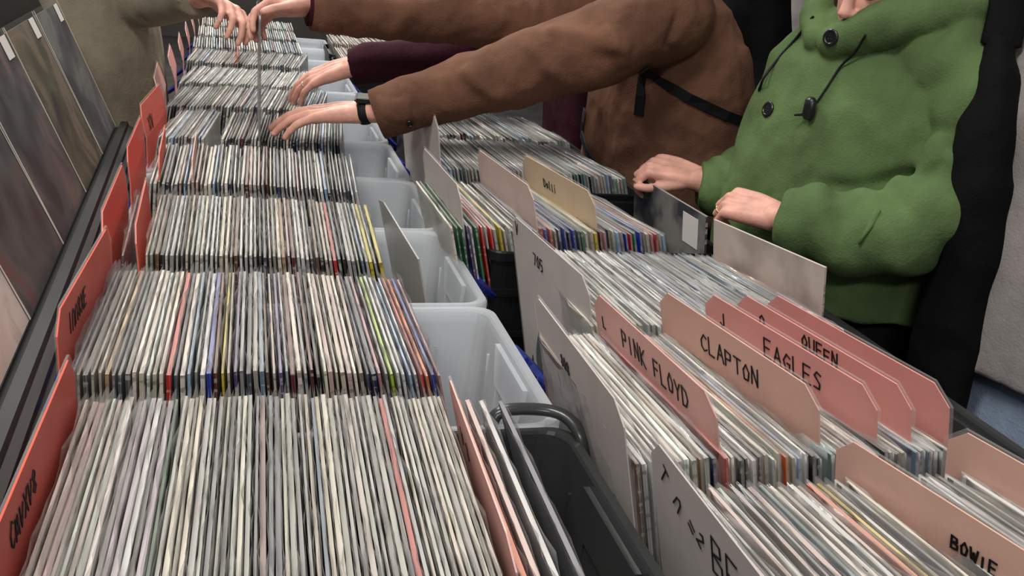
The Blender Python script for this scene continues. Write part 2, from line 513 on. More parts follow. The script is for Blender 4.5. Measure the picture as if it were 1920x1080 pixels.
CNAME = [('white', (225, 225, 222)), ('cream', (218, 211, 195)), ('beige', (188, 179, 164)), ('tan', (176, 138, 98)), ('grey', (150, 150, 148)), ('dark grey', (84, 84, 84)), ('black', (24, 24, 26)),
         ('blue', (30, 60, 180)), ('navy', (34, 40, 84)), ('light blue', (160, 190, 220)), ('steel blue', (100, 124, 150)), ('red', (200, 40, 32)), ('dark red', (96, 28, 30)), ('orange', (226, 110, 50)),
         ('yellow', (230, 206, 50)), ('lime green', (170, 204, 40)), ('green', (36, 110, 70)), ('teal', (90, 140, 140)), ('purple', (80, 56, 120)), ('pink', (214, 150, 160)), ('lilac grey', (176, 166, 180)),
         ('brown', (104, 72, 52)), ('pinkish grey', (190, 164, 158)), ('greenish grey', (158, 160, 150)), ('slate', (74, 82, 96)), ('pale grey', (196, 196, 192))]
CD = dict(CNAME)

def ordinal(n):
    t = ['zeroth', 'first', 'second', 'third', 'fourth', 'fifth', 'sixth', 'seventh', 'eighth', 'ninth', 'tenth', 'eleventh', 'twelfth']
    if n <= 12: return t[n]
    s = 'th' if 10 <= n % 100 <= 20 else {1: 'st', 2: 'nd', 3: 'rd'}.get(n % 10, 'th')
    return '%d%s' % (n, s)

def record(xt, y0, yaw, tilt, colour, label, group, raise_=0.0, dy=0.0, ti=None, short=False):
    """xt: x of the top edge at its front end; yaw, tilt in degrees (tilt > 0: top leans to the left)"""
    ti = rnd.randrange(4) if ti is None else ti
    o = bpy.data.objects.new('vinyl_record', JME[ti]); COL.objects.link(o)
    j = [rnd.uniform(.93, 1.05) for _ in range(3)]; g = rnd.uniform(.86, 1.06)
    c = tuple(max(0, min(255, colour[k] * g * (j[k] * .4 + .6))) for k in range(3))
    o.color = rgba(c)
    ya, tl = R(yaw), R(tilt)
    # base centre from the front end of the top edge
    topc = Vector((xt, y0, 0)) + Vector((math.sin(-ya), math.cos(ya), 0)) * (LPL / 2)
    off = Vector((math.cos(ya), math.sin(ya), 0)) * (math.sin(tl) * LPL)
    base = topc + off; base.z = ZF + .004 + raise_; base.y += dy
    o.matrix_world = Matrix.Translation(base) @ Matrix.Rotation(ya, 4, 'Z') @ Matrix.Rotation(-tl, 4, 'Y')
    tag(o, label, 'record', group)
    s = bpy.data.objects.new('plastic_sleeve', SME[ti][rnd.randrange(6) + (6 if short else 0)]); COL.objects.link(s)
    s.parent = o
    return o

def fill(n, xa, xb, y0, yawf, tiltf, pal, special, where, group, short=False, skip=()):
    """a box of records; special: list of (x at the front, colour name)"""
    xs = [xa + (xb - xa) * (i + .5) / n for i in range(n)]
    cols = [None] * n
    for sx, cn in special:
        i = min(range(n), key=lambda k: abs(xs[k] - sx))
        cols[i] = cn
    k = 0
    for i, x in enumerate(xs):
        if any(a < x < b for a, b in skip): continue
        k += 1
        u = (i + .5) / n
        cn = cols[i] or pal(u)
        record(x + rnd.uniform(-.0006, .0006), y0, yawf(u) + rnd.uniform(-.25, .25), tiltf(u) + rnd.uniform(-.5, .5), CD[cn],
               '%s record, %s from left in %s' % (cn, ordinal(k), where), group, dy=rnd.uniform(-.003, .003), raise_=rnd.uniform(0, .004), short=short)

def lerp(a, b): return lambda u: a + (b - a) * u
def pick(lst): return lambda u: rnd.choice(lst)
PALE = ['pale grey'] * 4 + ['white'] * 3 + ['cream'] * 3 + ['beige'] * 3 + ['grey'] * 3 + ['pinkish grey', 'lilac grey', 'greenish grey', 'light blue', 'dark grey', 'brown', 'slate']
def pal1(u):
    if u < .25: return rnd.choice(['pale grey', 'lilac grey', 'pinkish grey', 'pinkish grey', 'white', 'grey', 'pink'])
    if u < .62: return rnd.choice(['pale grey', 'grey', 'grey', 'white', 'greenish grey', 'steel blue', 'cream', 'slate', 'beige'])
    return rnd.choice(['greenish grey', 'greenish grey', 'beige', 'cream', 'grey', 'grey', 'dark grey', 'pale grey'])

tl_left = lambda u: -1 + 15 * max(0, u - .25) / .75
fill(60, -.156, .196, LY[1], lerp(-.5, -1.5), tl_left, pal1,
     [(-.080, 'dark grey'), (-.071, 'green'), (-.02, 'black'), (.012, 'dark red'), (.02, 'navy'), (.128, 'red'), (-.045, 'cream')], 'front box of left row', 'records in the front box of the left row')
b2x = lambda p: -.183 + (p - 130) / 705 * .397
S2 = [(135, 'light blue'), (160, 'beige'), (185, 'beige'), (205, 'tan'), (225, 'slate'), (240, 'dark grey'), (262, 'beige'), (297, 'black'), (305, 'cream'), (317, 'red'), (348, 'light blue'), (382, 'blue'), (397, 'dark red'),
      (411, 'yellow'), (428, 'purple'), (452, 'slate'), (476, 'steel blue'), (495, 'brown'), (513, 'purple'), (540, 'dark red'), (565, 'grey'), (578, 'dark red'), (592, 'black'), (606, 'cream'), (620, 'cream'), (640, 'beige'),
      (690, 'navy'), (702, 'navy'), (711, 'pink'), (728, 'lime green'), (757, 'white'), (770, 'light blue'), (792, 'red'), (802, 'orange'), (818, 'blue'), (828, 'pink')]
fill(58, -.178, .214, LY[2], lerp(-1, 0.5), tl_left, pick(PALE), [(b2x(p), c) for p, c in S2], 'second box of left row', 'records in the second box of the left row')
b3x = lambda p: -.145 + (p - 262) / 453 * .338
S3 = [(300, 'black'), (340, 'dark grey'), (490, 'slate'), (515, 'cream'), (528, 'tan'), (545, 'dark red'), (580, 'dark grey'), (600, 'black'), (622, 'red'), (640, 'black'), (655, 'grey'), (672, 'beige'), (680, 'steel blue'), (694, 'orange'), (700, 'yellow'), (714, 'yellow')]
fill(50, -.140, .196, LY[3], lerp(1, -2), tl_left, pick(PALE), [(b3x(p), c) for p, c in S3], 'third box of left row', 'records in the third box of the left row')
record(-.168, LY[3] + .002, 2, -3, (92, 90, 96), 'dark grey record with a bright blue spine between two red cards', 'records in the third box of the left row')

# the loose records leaning at the right end of the front box
for x, tl, c, lab in ((.213, 15, 'orange', 'orange-brown record leaning right behind the pink card in the front left box'),
                      (.224, 15, 'pinkish grey', 'dull pink record leaning next to the orange-brown one in the front left box'),
                      (.240, 16, 'white', 'white record in a loose sleeve leaning in the front left box'),
                      (.262, 17, 'navy', 'navy record in a loose clear sleeve, last in the front left box')):
    record(x, LY[1], -1.5, tl, CD[c], lab, 'records in the front box of the left row', ti=3)

yawr = lambda u: 1.5 + 8.5 * u
rA = lambda p: .365 + (p - 1166) / 624 * .38
SA = [(1166, 'blue'), (1182, 'brown'), (1203, 'white'), (1266, 'white'), (1291, 'tan'), (1312, 'navy'), (1332, 'red'), (1346, 'red'), (1370, 'black'), (1384, 'black'), (1400, 'black'), (1412, 'beige'), (1428, 'white'), (1453, 'black'), (1474, 'light blue'),
      (1490, 'cream'), (1505, 'black'), (1515, 'black'), (1540, 'teal'), (1553, 'teal'), (1565, 'white'), (1640, 'black'), (1650, 'black'), (1700, 'beige'), (1720, 'steel blue'), (1745, 'steel blue'), (1765, 'slate'), (1782, 'navy'), (1450, 'orange')]
PALR = ['cream'] * 4 + ['beige'] * 4 + ['white'] * 3 + ['pale grey'] * 2 + ['tan', 'brown', 'grey', 'pinkish grey', 'dark grey', 'orange']
tr = lambda u: 13 + 5 * u
cardsA = [.356, .463, .585, .652, .692, .742]
fill(50, .368, .750, .737, yawr, tr, pick(PALR), [(rA(p), c) for p, c in SA], 'smoky box of EAGLES card', 'records in the box of the EAGLES card', short=True, skip=[(c - .004, c + .004) for c in cardsA])
fill(44, .440, .836, 1.078, yawr, tr, lambda u: rnd.choice(['beige', 'cream', 'grey', 'pale grey', 'greenish grey'] if u < .25 else ['pale grey', 'grey', 'grey', 'white', 'steel blue', 'pale grey']),
     [(.45, 'cream'), (.462, 'cream'), (.47, 'black'), (.66, 'navy'), (.80, 'light blue'), (.815, 'teal'), (.825, 'dark grey'), (.834, 'orange'), (.832, 'red')], 'smoky box behind pink cards', 'records in the box behind the pink cards', short=True, skip=[(.806, .812)])
PALF = ['cream', 'beige', 'pale grey', 'greenish grey', 'white', 'grey', 'pinkish grey']
fill(42, .388, .90, .372, lambda u: 2 + 10 * u, tr, pick(PALF), [(.56, 'orange'), (.575, 'yellow'), (.50, 'teal')], 'smoky box of BOWIE card', 'records in the box of the BOWIE card', short=True, skip=[(.622, .636), (.757, .770)])
# raised white-faced record and the grey one under the hands
o = record(.838, 1.15, 15, 12, (226, 214, 196), 'cream-white record pulled up above its neighbours before the green sleeve', 'records in the box behind the pink cards', raise_=.060, ti=2)
bpy.data.objects.remove(o.children[0])
o.matrix_world = o.matrix_world @ Matrix.Translation((0, -.03, 0)) @ Matrix.Diagonal((1, .80, 1, 1))
o = record(.815, 1.50, 3, 8, (62, 64, 68), 'dark grey record gripped by both hands of the person in green', 'records in the black crate', raise_=.03, ti=3)
bpy.data.objects.remove(o.children[0])
b = bmesh.new(); box(b, -.0032, -.0026, -.130, -.07, LPL - .075, LPL - .015)
st = obj('price_sticker', b, M_STICKER, o); st['label'] = 'white sticker with dark marks'

# the many smaller records of the farther boxes: one object
bs = bmesh.new(); cl = bs.loops.layers.float_color.new('Col')
PALB = ['pale grey'] * 5 + ['white'] * 4 + ['grey'] * 4 + ['cream'] * 2 + ['beige', 'light blue', 'dark grey', 'black', 'navy', 'teal', 'dark red', 'pinkish grey']
PALC = ['white', 'light blue', 'navy', 'purple', 'red', 'green', 'yellow', 'black', 'cream', 'beige', 'tan', 'dark grey', 'blue', 'pink', 'white', 'dark red']
yaw_ok = True
def far_fill(n, xa, xb, y0, yawf, tiltf, pal, top=None, ny=7, skip=()):
    for i in range(n):
        u = (i + .5) / n; x = xa + (xb - xa) * u
        if any(a < x < c for a, c in skip): continue
        c = CD[rnd.choice(pal)]; g = rnd.uniform(.85, 1.05)
        c = rgba(tuple(min(255, v * g) for v in c))
        t = rnd.choice(TH); ya, tl = R(yawf(u) + rnd.uniform(-.3, .3)), R(tiltf(u) + rnd.uniform(-.8, .8))
        topc = Vector((x, y0 + rnd.uniform(-.004, .004), 0)) + Vector((math.sin(-ya), math.cos(ya), 0)) * (LPL / 2)
        base = topc + Vector((math.cos(ya), math.sin(ya), 0)) * (math.sin(tl) * LPL); base.z = ZF + .004 + rnd.uniform(0, .008)
        M = Matrix.Translation(base) @ Matrix.Rotation(ya, 4, 'Z') @ Matrix.Rotation(-tl, 4, 'Y')
        v, f = box(bs, -t / 2, t / 2, -LPL / 2, LPL / 2, 0, LPL, 0, M)
        for k, fa in enumerate(f):
            fa.material_index = (2, 2, 1, 2, 0, 0)[k]
            for lp in fa.loops: lp[cl] = c
        sleeve_geo(bs, t, rnd.randrange(10 ** 6), 3, ny, M, lip=(.003, .009) if x < .3 and y0 < 3.4 and yaw_ok else (.0015, .005))
tl4 = lambda u: -4 + 18 * u
far_fill(52, -.168, .200, LY[4], lerp(1, -3), tl4, PALB)
far_fill(14, -.185, -.090, LY[5], lerp(-5, -5), lerp(-10, 0), PALB)
far_fill(38, -.055, .205, LY[5], lerp(-4, -5), lerp(-6, 6), PALB + ['dark red', 'pink', 'navy'])
far_fill(50, -.195, .185, LY[6], lerp(-5, -8), lerp(-10, 0), PALB)
far_fill(50, -.19, .185, LY[7], lerp(-5, -9), lerp(-14, -8), ['white'] * 5 + ['pale grey'] * 3)
far_fill(46, -.19, .17, LY[8], lerp(-3, -8), lerp(-8, 4), PALB)
for q in (9, 10, 11):
    far_fill(44, -.19, .20, LY[q], lerp(2, 0), lerp(-8, 4), PALB)
far_fill(48, .335, .742, 1.506, yawr, tr, ['pale grey', 'beige', 'cream'] + PALC)
far_fill(52, .408, .826, 1.925, lambda u: 1 + 7 * u, tr, PALB + ['dark grey', 'black'])
far_fill(48, .40, .815, 2.295, lambda u: 1 + 6 * u, tr, PALB + ['black', 'dark grey', 'black'])
far_fill(44, .34, .74, 3.64, lerp(0, 4), tr, ['cream', 'beige', 'tan', 'pinkish grey'])
far_fill(44, .34, .74, 4.07, lerp(0, 4), tr, ['cream', 'beige', 'tan', 'pinkish grey'])
o = obj('vinyl_records', bs, JMV + [M_SLEEVE])
tag(o, 'rows of records in clear sleeves filling the farther boxes and crates', 'records', None, 'stuff')

# the record being pulled out
o = record(.026, LY[5] - .01, 0, 0, (120, 116, 116), 'grey record held upright in the air above the far boxes, seen edge-on', 'records held up', raise_=.262, ti=1)

# ---------------------------------------------------------------- divider cards and handwriting
GL = {
 'A': [[(0, 0), (.5, 1), (1, 0)], [(.22, .4), (.8, .4)]], 'B': [[(0, 0), (0, 1), (.7, .95), (.75, .65), (0, .52), (.85, .42), (.85, .08), (0, 0)]], 'C': [[(.9, .85), (.5, 1), (.05, .6), (.1, .2), (.5, 0), (.95, .15)]],
 'D': [[(0, 0), (0, 1), (.7, .85), (.9, .45), (.6, .05), (0, 0)]], 'E': [[(.85, 1), (0, 1), (0, 0), (.9, 0)], [(0, .52), (.7, .52)]], 'F': [[(.85, 1), (0, 1), (0, 0)], [(0, .52), (.7, .52)]],
 'G': [[(.9, .85), (.45, 1), (.05, .55), (.3, .05), (.8, .1), (.85, .45), (.5, .45)]], 'I': [[(.4, 0), (.4, 1)]], 'K': [[(0, 0), (0, 1)], [(.8, 1), (.05, .45), (.9, 0)]], 'L': [[(0, 1), (0, 0), (.8, 0)]],
 'N': [[(0, 0), (.05, 1), (.8, 0), (.85, 1)]], 'O': [[(.5, 1), (.08, .6), (.2, .05), (.75, .08), (.9, .6), (.5, 1)]], 'P': [[(0, 0), (0, 1), (.8, .9), (.75, .5), (0, .45)]], 'Q': [[(.5, 1), (.08, .6), (.2, .05), (.75, .08), (.9, .6), (.5, 1)], [(.55, .3), (1.0, -.1)]],
 'R': [[(0, 0), (0, 1), (.8, .9), (.7, .5), (0, .48), (.85, 0)]], 'S': [[(.85, .9), (.4, 1), (.1, .75), (.75, .4), (.7, .08), (.05, .08)]], 'T': [[(0, 1), (1, 1)], [(.5, 1), (.5, 0)]], 'U': [[(0, 1), (.1, .1), (.5, 0), (.85, .15), (.9, 1)]],
 'W': [[(0, 1), (.25, 0), (.5, .7), (.75, 0), (1, 1)]], 'Y': [[(0, 1), (.45, .5), (.9, 1)], [(.45, .5), (.4, 0)]], 'Z': [[(0, 1), (.9, 1), (.05, 0), (.9, 0)]], '=': [[(0, .65), (.9, .65)], [(0, .3), (.9, .3)]], 'n': [[(0, 0), (.1, .8), (.5, 1), (.85, .8), (.95, 0)]],
 '2': [[(.05, .8), (.4, 1), (.8, .75), (.05, 0), (.9, .05)]], '7': [[(0, 1), (.9, 1), (.3, 0)]], '0': [[(.5, 1), (.08, .6), (.2, .05), (.75, .08), (.9, .6), (.5, 1)]], '5': [[(.85, 1), (.1, 1), (.1, .55), (.7, .55), (.8, .15), (.1, 0)]],
 '8': [[(.5, .52), (.1, .8), (.5, 1), (.85, .8), (.1, .2), (.5, 0), (.9, .2), (.5, .52)]], '9': [[(.8, .7), (.3, 1), (.1, .65), (.8, .7), (.6, 0)]], '1': [[(.2, .8), (.5, 1), (.5, 0)]], '4': [[(.6, 0), (.6, 1), (0, .35), (.9, .35)]], 'v': [[(0, 1), (.3, 0), (.9, .9)]],
 'o': [[(.5, .6), (.1, .35), (.3, 0), (.8, .1), (.8, .45), (.5, .6)]], 'i': [[(.4, 0), (.4, .6)], [(.4, .85), (.42, .92)]], 'l': [[(.3, 1), (.3, .05), (.6, 0)]], 't': [[(.4, 1), (.4, 0)], [(.1, .65), (.75, .65)]], 'r': [[(.2, .6), (.2, 0)], [(.2, .4), (.7, .6)]],
 '|': [[(.3, 0), (.3, 1)]], 'J': [[(.7, 1), (.7, .15), (.3, 0), (0, .2)]], 'X': [[(0, 0), (.9, 1)], [(0, 1), (.9, 0)]], 'm': [[(0, 0), (.05, .9), (.35, .2), (.6, .9), (.95, 0)]], ' ': [],
}
def letters(bm, text, h, place, wd=.0021, gap=1.3, wr=.55, seed=3):
    """place(u, v): a point on the card from handwriting coordinates, u along the line and v up, in metres"""
    r = random.Random(seed); u0 = 0.0
    for ch in text:
        hh = h * r.uniform(.9, 1.08); ww = h * wr
        dv = r.uniform(-.06, .06) * h
        for st in GL.get(ch, []):
            P = [(u0 + a * ww, dv + c * hh) for a, c in st]
            for (a0, c0), (a1, c1) in zip(P, P[1:]):
                dx, dy = a1 - a0, c1 - c0; L = math.hypot(dx, dy) or 1
                ex, ey = dx / L * wd * .4, dy / L * wd * .4
                nx, ny = -dy / L * wd / 2, dx / L * wd / 2
                q = [place(a0 - ex + nx, c0 - ey + ny), place(a1 + ex + nx, c1 + ey + ny), place(a1 + ex - nx, c1 + ey - ny), place(a0 - ex - nx, c0 - ey - ny)]
                lo = [bm.verts.new(p[0]) for p in q]; hi = [bm.verts.new(p[1]) for p in q]
                bm.faces.new(hi)
                for i in range(4): bm.faces.new((lo[i], lo[(i + 1) % 4], hi[(i + 1) % 4], hi[i]))
        u0 += ww * gap
    bmesh.ops.recalc_face_normals(bm, faces=bm.faces[:])

def card(xt, y0, yaw, tilt, mat, label, H=.375, L=.312, side=-1, text=(), raise_=0.0, cham=.022, cover=True, pitch=0.0, bend=0.0, zb=.312, group='divider cards'):
    """side: the face that carries the writing, -1 = left; text: (string, height, start along the card from its back (left face) or front (right face), distance below the top[, turn])"""
    t = .0016
    tb = math.tan(R(bend))
    def bx(z): return -max(0.0, z - zb) * tb - (max(0.0, z - zb - .02) ** 2) * tb * 2
    def sheet(e, th):
        """a card with clipped top corners; above zb it may bend over outwards"""
        rows = [(0, L / 2 + e), (zb, L / 2 + e), (zb + .02, L / 2 + e), (H - cham + e * .5, L / 2 + e), (H + e, L / 2 - cham + e * .5)]
        if H - cham < zb + .02: rows = [(0, L / 2 + e), (min(zb, H - cham - .02), L / 2 + e), (H - cham + e * .5, L / 2 + e), (H + e, L / 2 - cham + e * .5)]
        b = bmesh.new(); G = []
        for z, hl in rows:
            G.append([b.verts.new((bx(z) + sx * th, y, z)) for sx, y in ((-1, -hl), (-1, hl), (1, hl), (1, -hl))])
        for p, q in zip(G, G[1:]):
            for i in range(4): b.faces.new((p[i], p[(i + 1) % 4], q[(i + 1) % 4], q[i]))
        b.faces.new(G[0]); b.faces.new(G[-1])
        bmesh.ops.recalc_face_normals(b, faces=b.faces[:])
        return b
    b = sheet(0, t / 2)
    o = obj('divider_card', b, mat); tag(o, label, 'divider card', group)
    ya, tl = R(yaw), R(tilt)
    topc = Vector((xt, y0, 0)) + Vector((math.sin(-ya), math.cos(ya), 0)) * (L / 2)
    base = topc + Vector((math.cos(ya), math.sin(ya), 0)) * (math.sin(tl) * H); base.z = ZF + .004 + raise_
    o.matrix_world = Matrix.Translation(base) @ Matrix.Rotation(ya, 4, 'Z') @ Matrix.Rotation(-tl, 4, 'Y') @ Matrix.Rotation(R(pitch), 4, 'X')
    if cover:
        b = sheet(.0045, t / 2 + .0005)
        c = obj('laminate_cover', b, M_CARDCOVER, o)
    if text:
        xf = side * (t / 2 + .0006); xo = side * (t / 2 + .0012)
        for k, tx in enumerate(text):
            s, h, st, dn = tx[:4]; turn = tx[4] if len(tx) > 4 else 0
            ct, sn = math.cos(R(turn)), math.sin(R(turn))
            def place(u, v, st=st, dn=dn, ct=ct, sn=sn):
                u, v = u * ct - v * sn, u * sn + v * ct
                y = (L / 2 - st - u) if side < 0 else (-L / 2 + st + u)
                z = H - dn + v
                return Vector((xf + bx(z), y, z)), Vector((xo + bx(z), y, z))
            b = bmesh.new(); letters(b, s, h, place, seed=k + len(s))
            le = obj('lettering', b, M_INK, o); le['label'] = 'black handwriting'
    return o

# left row, red cards standing at the left end of the boxes
card(-.163, LY[1] - .005, -.5, 0, M_RED, 'long orange-red card at the left of the front box, lower left corner', bend=0, H=.374, side=1, text=[('CmvXv8', .020, .05, .038)])
card(-.184, LY[2] - .005, -2.0, 0, M_RED, 'orange-red divider card at the left end of the second box', bend=0, H=.384, side=1, text=[('Inn8XE', .022, .05, .042)])
b = bmesh.new()
card(-.190, LY[3] + .004, 1, 0, M_RED, 'glossy red divider card left of the blue-spined record in the third box', bend=4, H=.370, side=1)
card(-.152, LY[3] + .012, 2, 3, M_RED, 'smaller red divider card right of the blue-spined record in the third box', H=.350, side=1, L=.29)
card(-.198, LY[4] + .004, 1, 0, M_RED, 'red divider card at the left end of the fourth box', bend=4, H=.374, side=1)
card(-.150, LY[4] + .006, 2, -1, M_RED, 'narrow red divider card among records near the left of the fourth box', H=.365, side=1, L=.27)
card(-.095, LY[4] + .006, 1, 0, M_PINK, 'pale pink divider card among records in the fourth box', H=.355, side=1, L=.28)
card(-.206, LY[5] + .0, -3, 0, M_RED, 'red handwritten divider card leaning out left of the fifth box', bend=10, H=.378, side=1, text=[('Xnv', .03, .05, .06)])
card(-.203, LY[6] + .004, 3, 0, M_PINK, 'faded pink divider card leaning out left of the sixth box', bend=16, H=.375, side=1)
card(-.200, LY[7] + .004, 3, 0, M_ROSE, 'rose divider card leaning out left of the glittering seventh box', bend=14, H=.375, side=1)
card(-.200, LY[8] + .004, 3, 0, M_ROSE, 'rose divider card at the left of the eighth box', bend=12, H=.37, side=1)
card(-.03, LY[8] + .006, 1, -2, M_RED, 'small red divider card in the middle of the eighth box', H=.365, side=1, L=.25)
card(-.200, LY[9] + .004, 3, 0, M_ROSE, 'rose divider card at the left of the ninth box', bend=12, H=.37, side=1)
card(-.200, LY[10] + .004, 3, 0, M_ROSE, 'rose divider card at the left of the tenth box', bend=12, H=.37, side=1)
card(-.200, LY[11] + .004, 3, 0, M_ROSE, 'rose divider card at the left of the farthest box', bend=12, H=.37, side=1)
card(.196, LY[1] - .004, -1.8, 14, M_PINK, 'faded pink divider card with dark specks at the right of the front left box', H=.352, side=-1, text=[('v:8', .02, .05, .06)])

# right row
card(.352, .748, 0, 14, M_PALE, 'pale grey card marked 808, first at the left beside the clear box', H=.374, text=[('808', .016, .10, .055)])
card(.454, .752, 4, 16, M_PINK, 'pink divider card handwritten PINK FLOYD', H=.381, text=[('PINK FLOYD', .024, .085, .045), ('Ly', .016, .025, .045)])
card(.573, .752, 9, 16, M_PEACH, 'peach divider card handwritten CLAPTON', H=.385, text=[('CLAPTON', .024, .095, .048)])
card(.645, .752, 10, 16, M_ROSE, 'rose divider card handwritten EAGLES', H=.382, text=[('EAGLES', .025, .125, .044), ('J', .018, .035, .04)])
card(.689, .752, 9, 16, M_ROSE, 'rose divider card handwritten QUEEN', H=.381, text=[('QUEEN', .019, .134, .027), ('n', .018, .05, .036)])
card(.738, .752, 9.5, 17, M_ROSE, 'plain deep pink divider card, last at the right of the box', H=.383)
card(.436, 1.09, 4.5, 12, M_PALE, 'large pale grey divider card marked 705, left of the box behind the pink cards', H=.376, text=[('705', .020, .095, .055), ('v', .02, .02, .03)])
card(.368, .395, 0, 14, M_PALE, 'pale pinkish card handwritten BEATLES at the front of the right row', H=.366, L=.318, text=[('BEATLES', .038, .130, .060), ('T', .020, .020, .034, -35), ('n', .020, .050, .046, -35), ('=', .020, .080, .050, -35), ('2', .018, .098, .052, -35)])
card(.640, .395, 13, 15, M_PEACH, 'tan-pink divider card handwritten BOWIE', H=.364, L=.318, text=[('BOWIE', .0135, .140, .046)])
card(.775, .40, 12, 15, M_PEACH, 'plain tan-pink divider card at the right edge behind the BOWIE card', H=.364, L=.318)
card(.478, 1.515, 5.5, 14, M_PALEPINK, 'plain pale pink divider card standing in the front black crate', H=.392)
card(.593, 1.515, 9, 14, M_CREAM, 'cream-pink divider card marked Dolli, beside the hands side of the crate', H=.385, text=[('Dolli', .016, .10, .045)])
card(.348, 1.512, 2, 10, M_PALE, 'pale grey divider card at the left end of the front black crate', H=.385)
card(.385, 1.93, 6, 8, M_PALE, 'dusty pink-topped divider card at the left of the crate below the brown cuff', H=.42)

# clear plastic sheet standing in the empty part of the third box
b = bmesh.new()
rings = []
for x in (-.0012, .0012):
    rings.append([Vector((x, y, z)) for y, z in ((-.15, 0), (.15, 0), (.15, .325), (.10, .335), (-.15, .315))])
ring_loft(b, rings); bmesh.ops.recalc_face_normals(b, faces=b.faces[:])
o = obj('plastic_sheet', b, clear_plastic('grey_clear_sheet', (170, 166, 158), .6, rough=.3))
o.matrix_world = Matrix.Translation((.315, LY[3] + .175, ZF + .003)) @ Matrix.Rotation(R(4), 4, 'Z') @ Matrix.Rotation(R(-13), 4, 'Y')
tag(o, 'grey translucent plastic sheet leaning in the empty end of the third box', 'plastic sheet')

# ---------------------------------------------------------------- record display on the left
YAW_D = R(2.0)
rack = empty('display_rack', (-.270, 1.85, 0), YAW_D); tag(rack, 'black ridged rack carrying the leaning record covers at the left edge', 'rack')
prof = [(-.55, 0), (-.02, 0), (-.02, .70), (.040, .86)]
for i in range(6):
    z = .86 + .14 * i / 6
    x = .040 - .040 * i / 6
    prof += [(x, z), (x + .006, z + .004), (x + .006, z + .015), (x - .004, z + .02)]
prof += [(.0, 1.006), (-.016, 1.006), (-.018, .992), (-.06, .985), (-.215, 1.36), (-.235, 1.36), (-.30, 1.0), (-.55, .98)]
b = bmesh.new(); ring_loft(b, [[Vector((x, y, z)) for x, z in prof] for y in (-1.4, .70)]); bmesh.ops.recalc_face_normals(b, faces=b.faces[:])
obj('body', b, M_RACK, rack)

def cover_mat(name, stops, scale=5, seed=0, dist=1.0, detail=4):
    m, nt, bs_ = new_mat(name)
    tc = nt.nodes.new('ShaderNodeTexCoord'); mp = nt.nodes.new('ShaderNodeMapping'); mp.inputs['Location'].default_value = (seed, seed * 2.7, seed)
    nt.links.new(tc.outputs['Object'], mp.inputs[0])
    n = N(nt, 'ShaderNodeTexNoise', Scale=scale, Detail=float(detail), Distortion=dist); nt.links.new(mp.outputs[0], n.inputs['Vector'])
    r = ramp(nt, [(p, rgba(c)) for p, c in stops], n.outputs[0]); nt.links.new(r.outputs[0], bs_.inputs['Base Color'])
    bs_.inputs['Roughness'].default_value = .5
    return m
COV = [
 ('white record cover with grey scribbles, lowest at the left edge of the rack', cover_mat('cover_white', [(.3, (196, 188, 176)), (.6, (212, 206, 196)), (.75, (150, 140, 128))], 6, 3), 'pale'),
 ('dark grey record cover with a dull red smear, above the white one on the rack', cover_mat('cover_red_smear', [(.35, (44, 46, 46)), (.55, (78, 80, 78)), (.66, (100, 58, 54)), (.75, (90, 90, 88))], 7, 14), 'dark'),
 ('charcoal record cover with a pale pink patch in the middle of the rack', cover_mat('cover_charcoal', [(.3, (34, 36, 38)), (.55, (78, 78, 80)), (.68, (116, 96, 92)), (.8, (60, 64, 60))], 8, 25), 'dark'),
 ('olive record cover with tan figures, second from the far end of the rack', cover_mat('cover_olive', [(.32, (52, 48, 44)), (.48, (84, 80, 62)), (.62, (128, 112, 92)), (.75, (66, 70, 66))], 7, 40), 'dark'),
 ('blue-grey cloudy record cover at the far end of the rack', cover_mat('cover_bluegrey', [(.3, (50, 52, 60)), (.5, (88, 90, 94)), (.62, (122, 122, 118)), (.75, (66, 68, 76))], 6, 52), 'dark'),
]
M_DSL = clear_plastic('display_sleeve', (150, 150, 146), .10, rough=.2, spec=.7, bump=.3, bscale=10)
M_GLINT = plain('sleeve_edge_glint', (206, 204, 190), rough=.25, spec=.7)  # pale colour stands in for the highlight along display sleeve edges
for i, (lab, mt, kk) in enumerate(COV):
    yl = -.90 - .316 + .316 * (i + 1) - .0   # along the rack
    yl = (.945 + .316 * i) - 1.85
    t = empty('display_record', (0, 0, 0)); tag(t, lab, 'record', 'record covers on the display rack')
    t.matrix_world = Matrix.Translation((-.270, 1.85, 0)) @ Matrix.Rotation(YAW_D, 4, 'Z') @ Matrix.Translation((-.030, yl + .158, 1.0)) @ Matrix.Rotation(R(-21.5 - (i % 2) * .6), 4, 'Y')
    b = bmesh.new(); box(b, -.0015, .0015, -.1555, .1555, 0, .312); obj('cover', b, mt, t)
    b = bmesh.new(); box(b, -.0026, .0026, -.158, .158, -.001, .322); obj('plastic_sleeve', b, M_DSL, t)
    for ya in (-.158, .1555):  # added strips: the white highlight line of each side edge, painted on
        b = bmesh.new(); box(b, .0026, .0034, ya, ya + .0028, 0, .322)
        s = obj('edge_glint', b, M_GLINT, t); s['label'] = 'painted highlight along the sleeve edge'
    if i in (2, 3, 4):
        b = bmesh.new(); box(b, .0028, .0033, .085, .135, .272, .312)
        s = obj('price_sticker', b, M_STICKER, t); s['label'] = 'white price sticker'
    if i == 0:
        b = bmesh.new()
        def place(u, v): return Vector((.0029, -.06 + u, .17 + v)), Vector((.0034, -.06 + u, .17 + v))
        letters(b, 'nvln', .05, place, wd=.002); s = obj('lettering', b, plain('grey_ink', (120, 110, 100)), t)
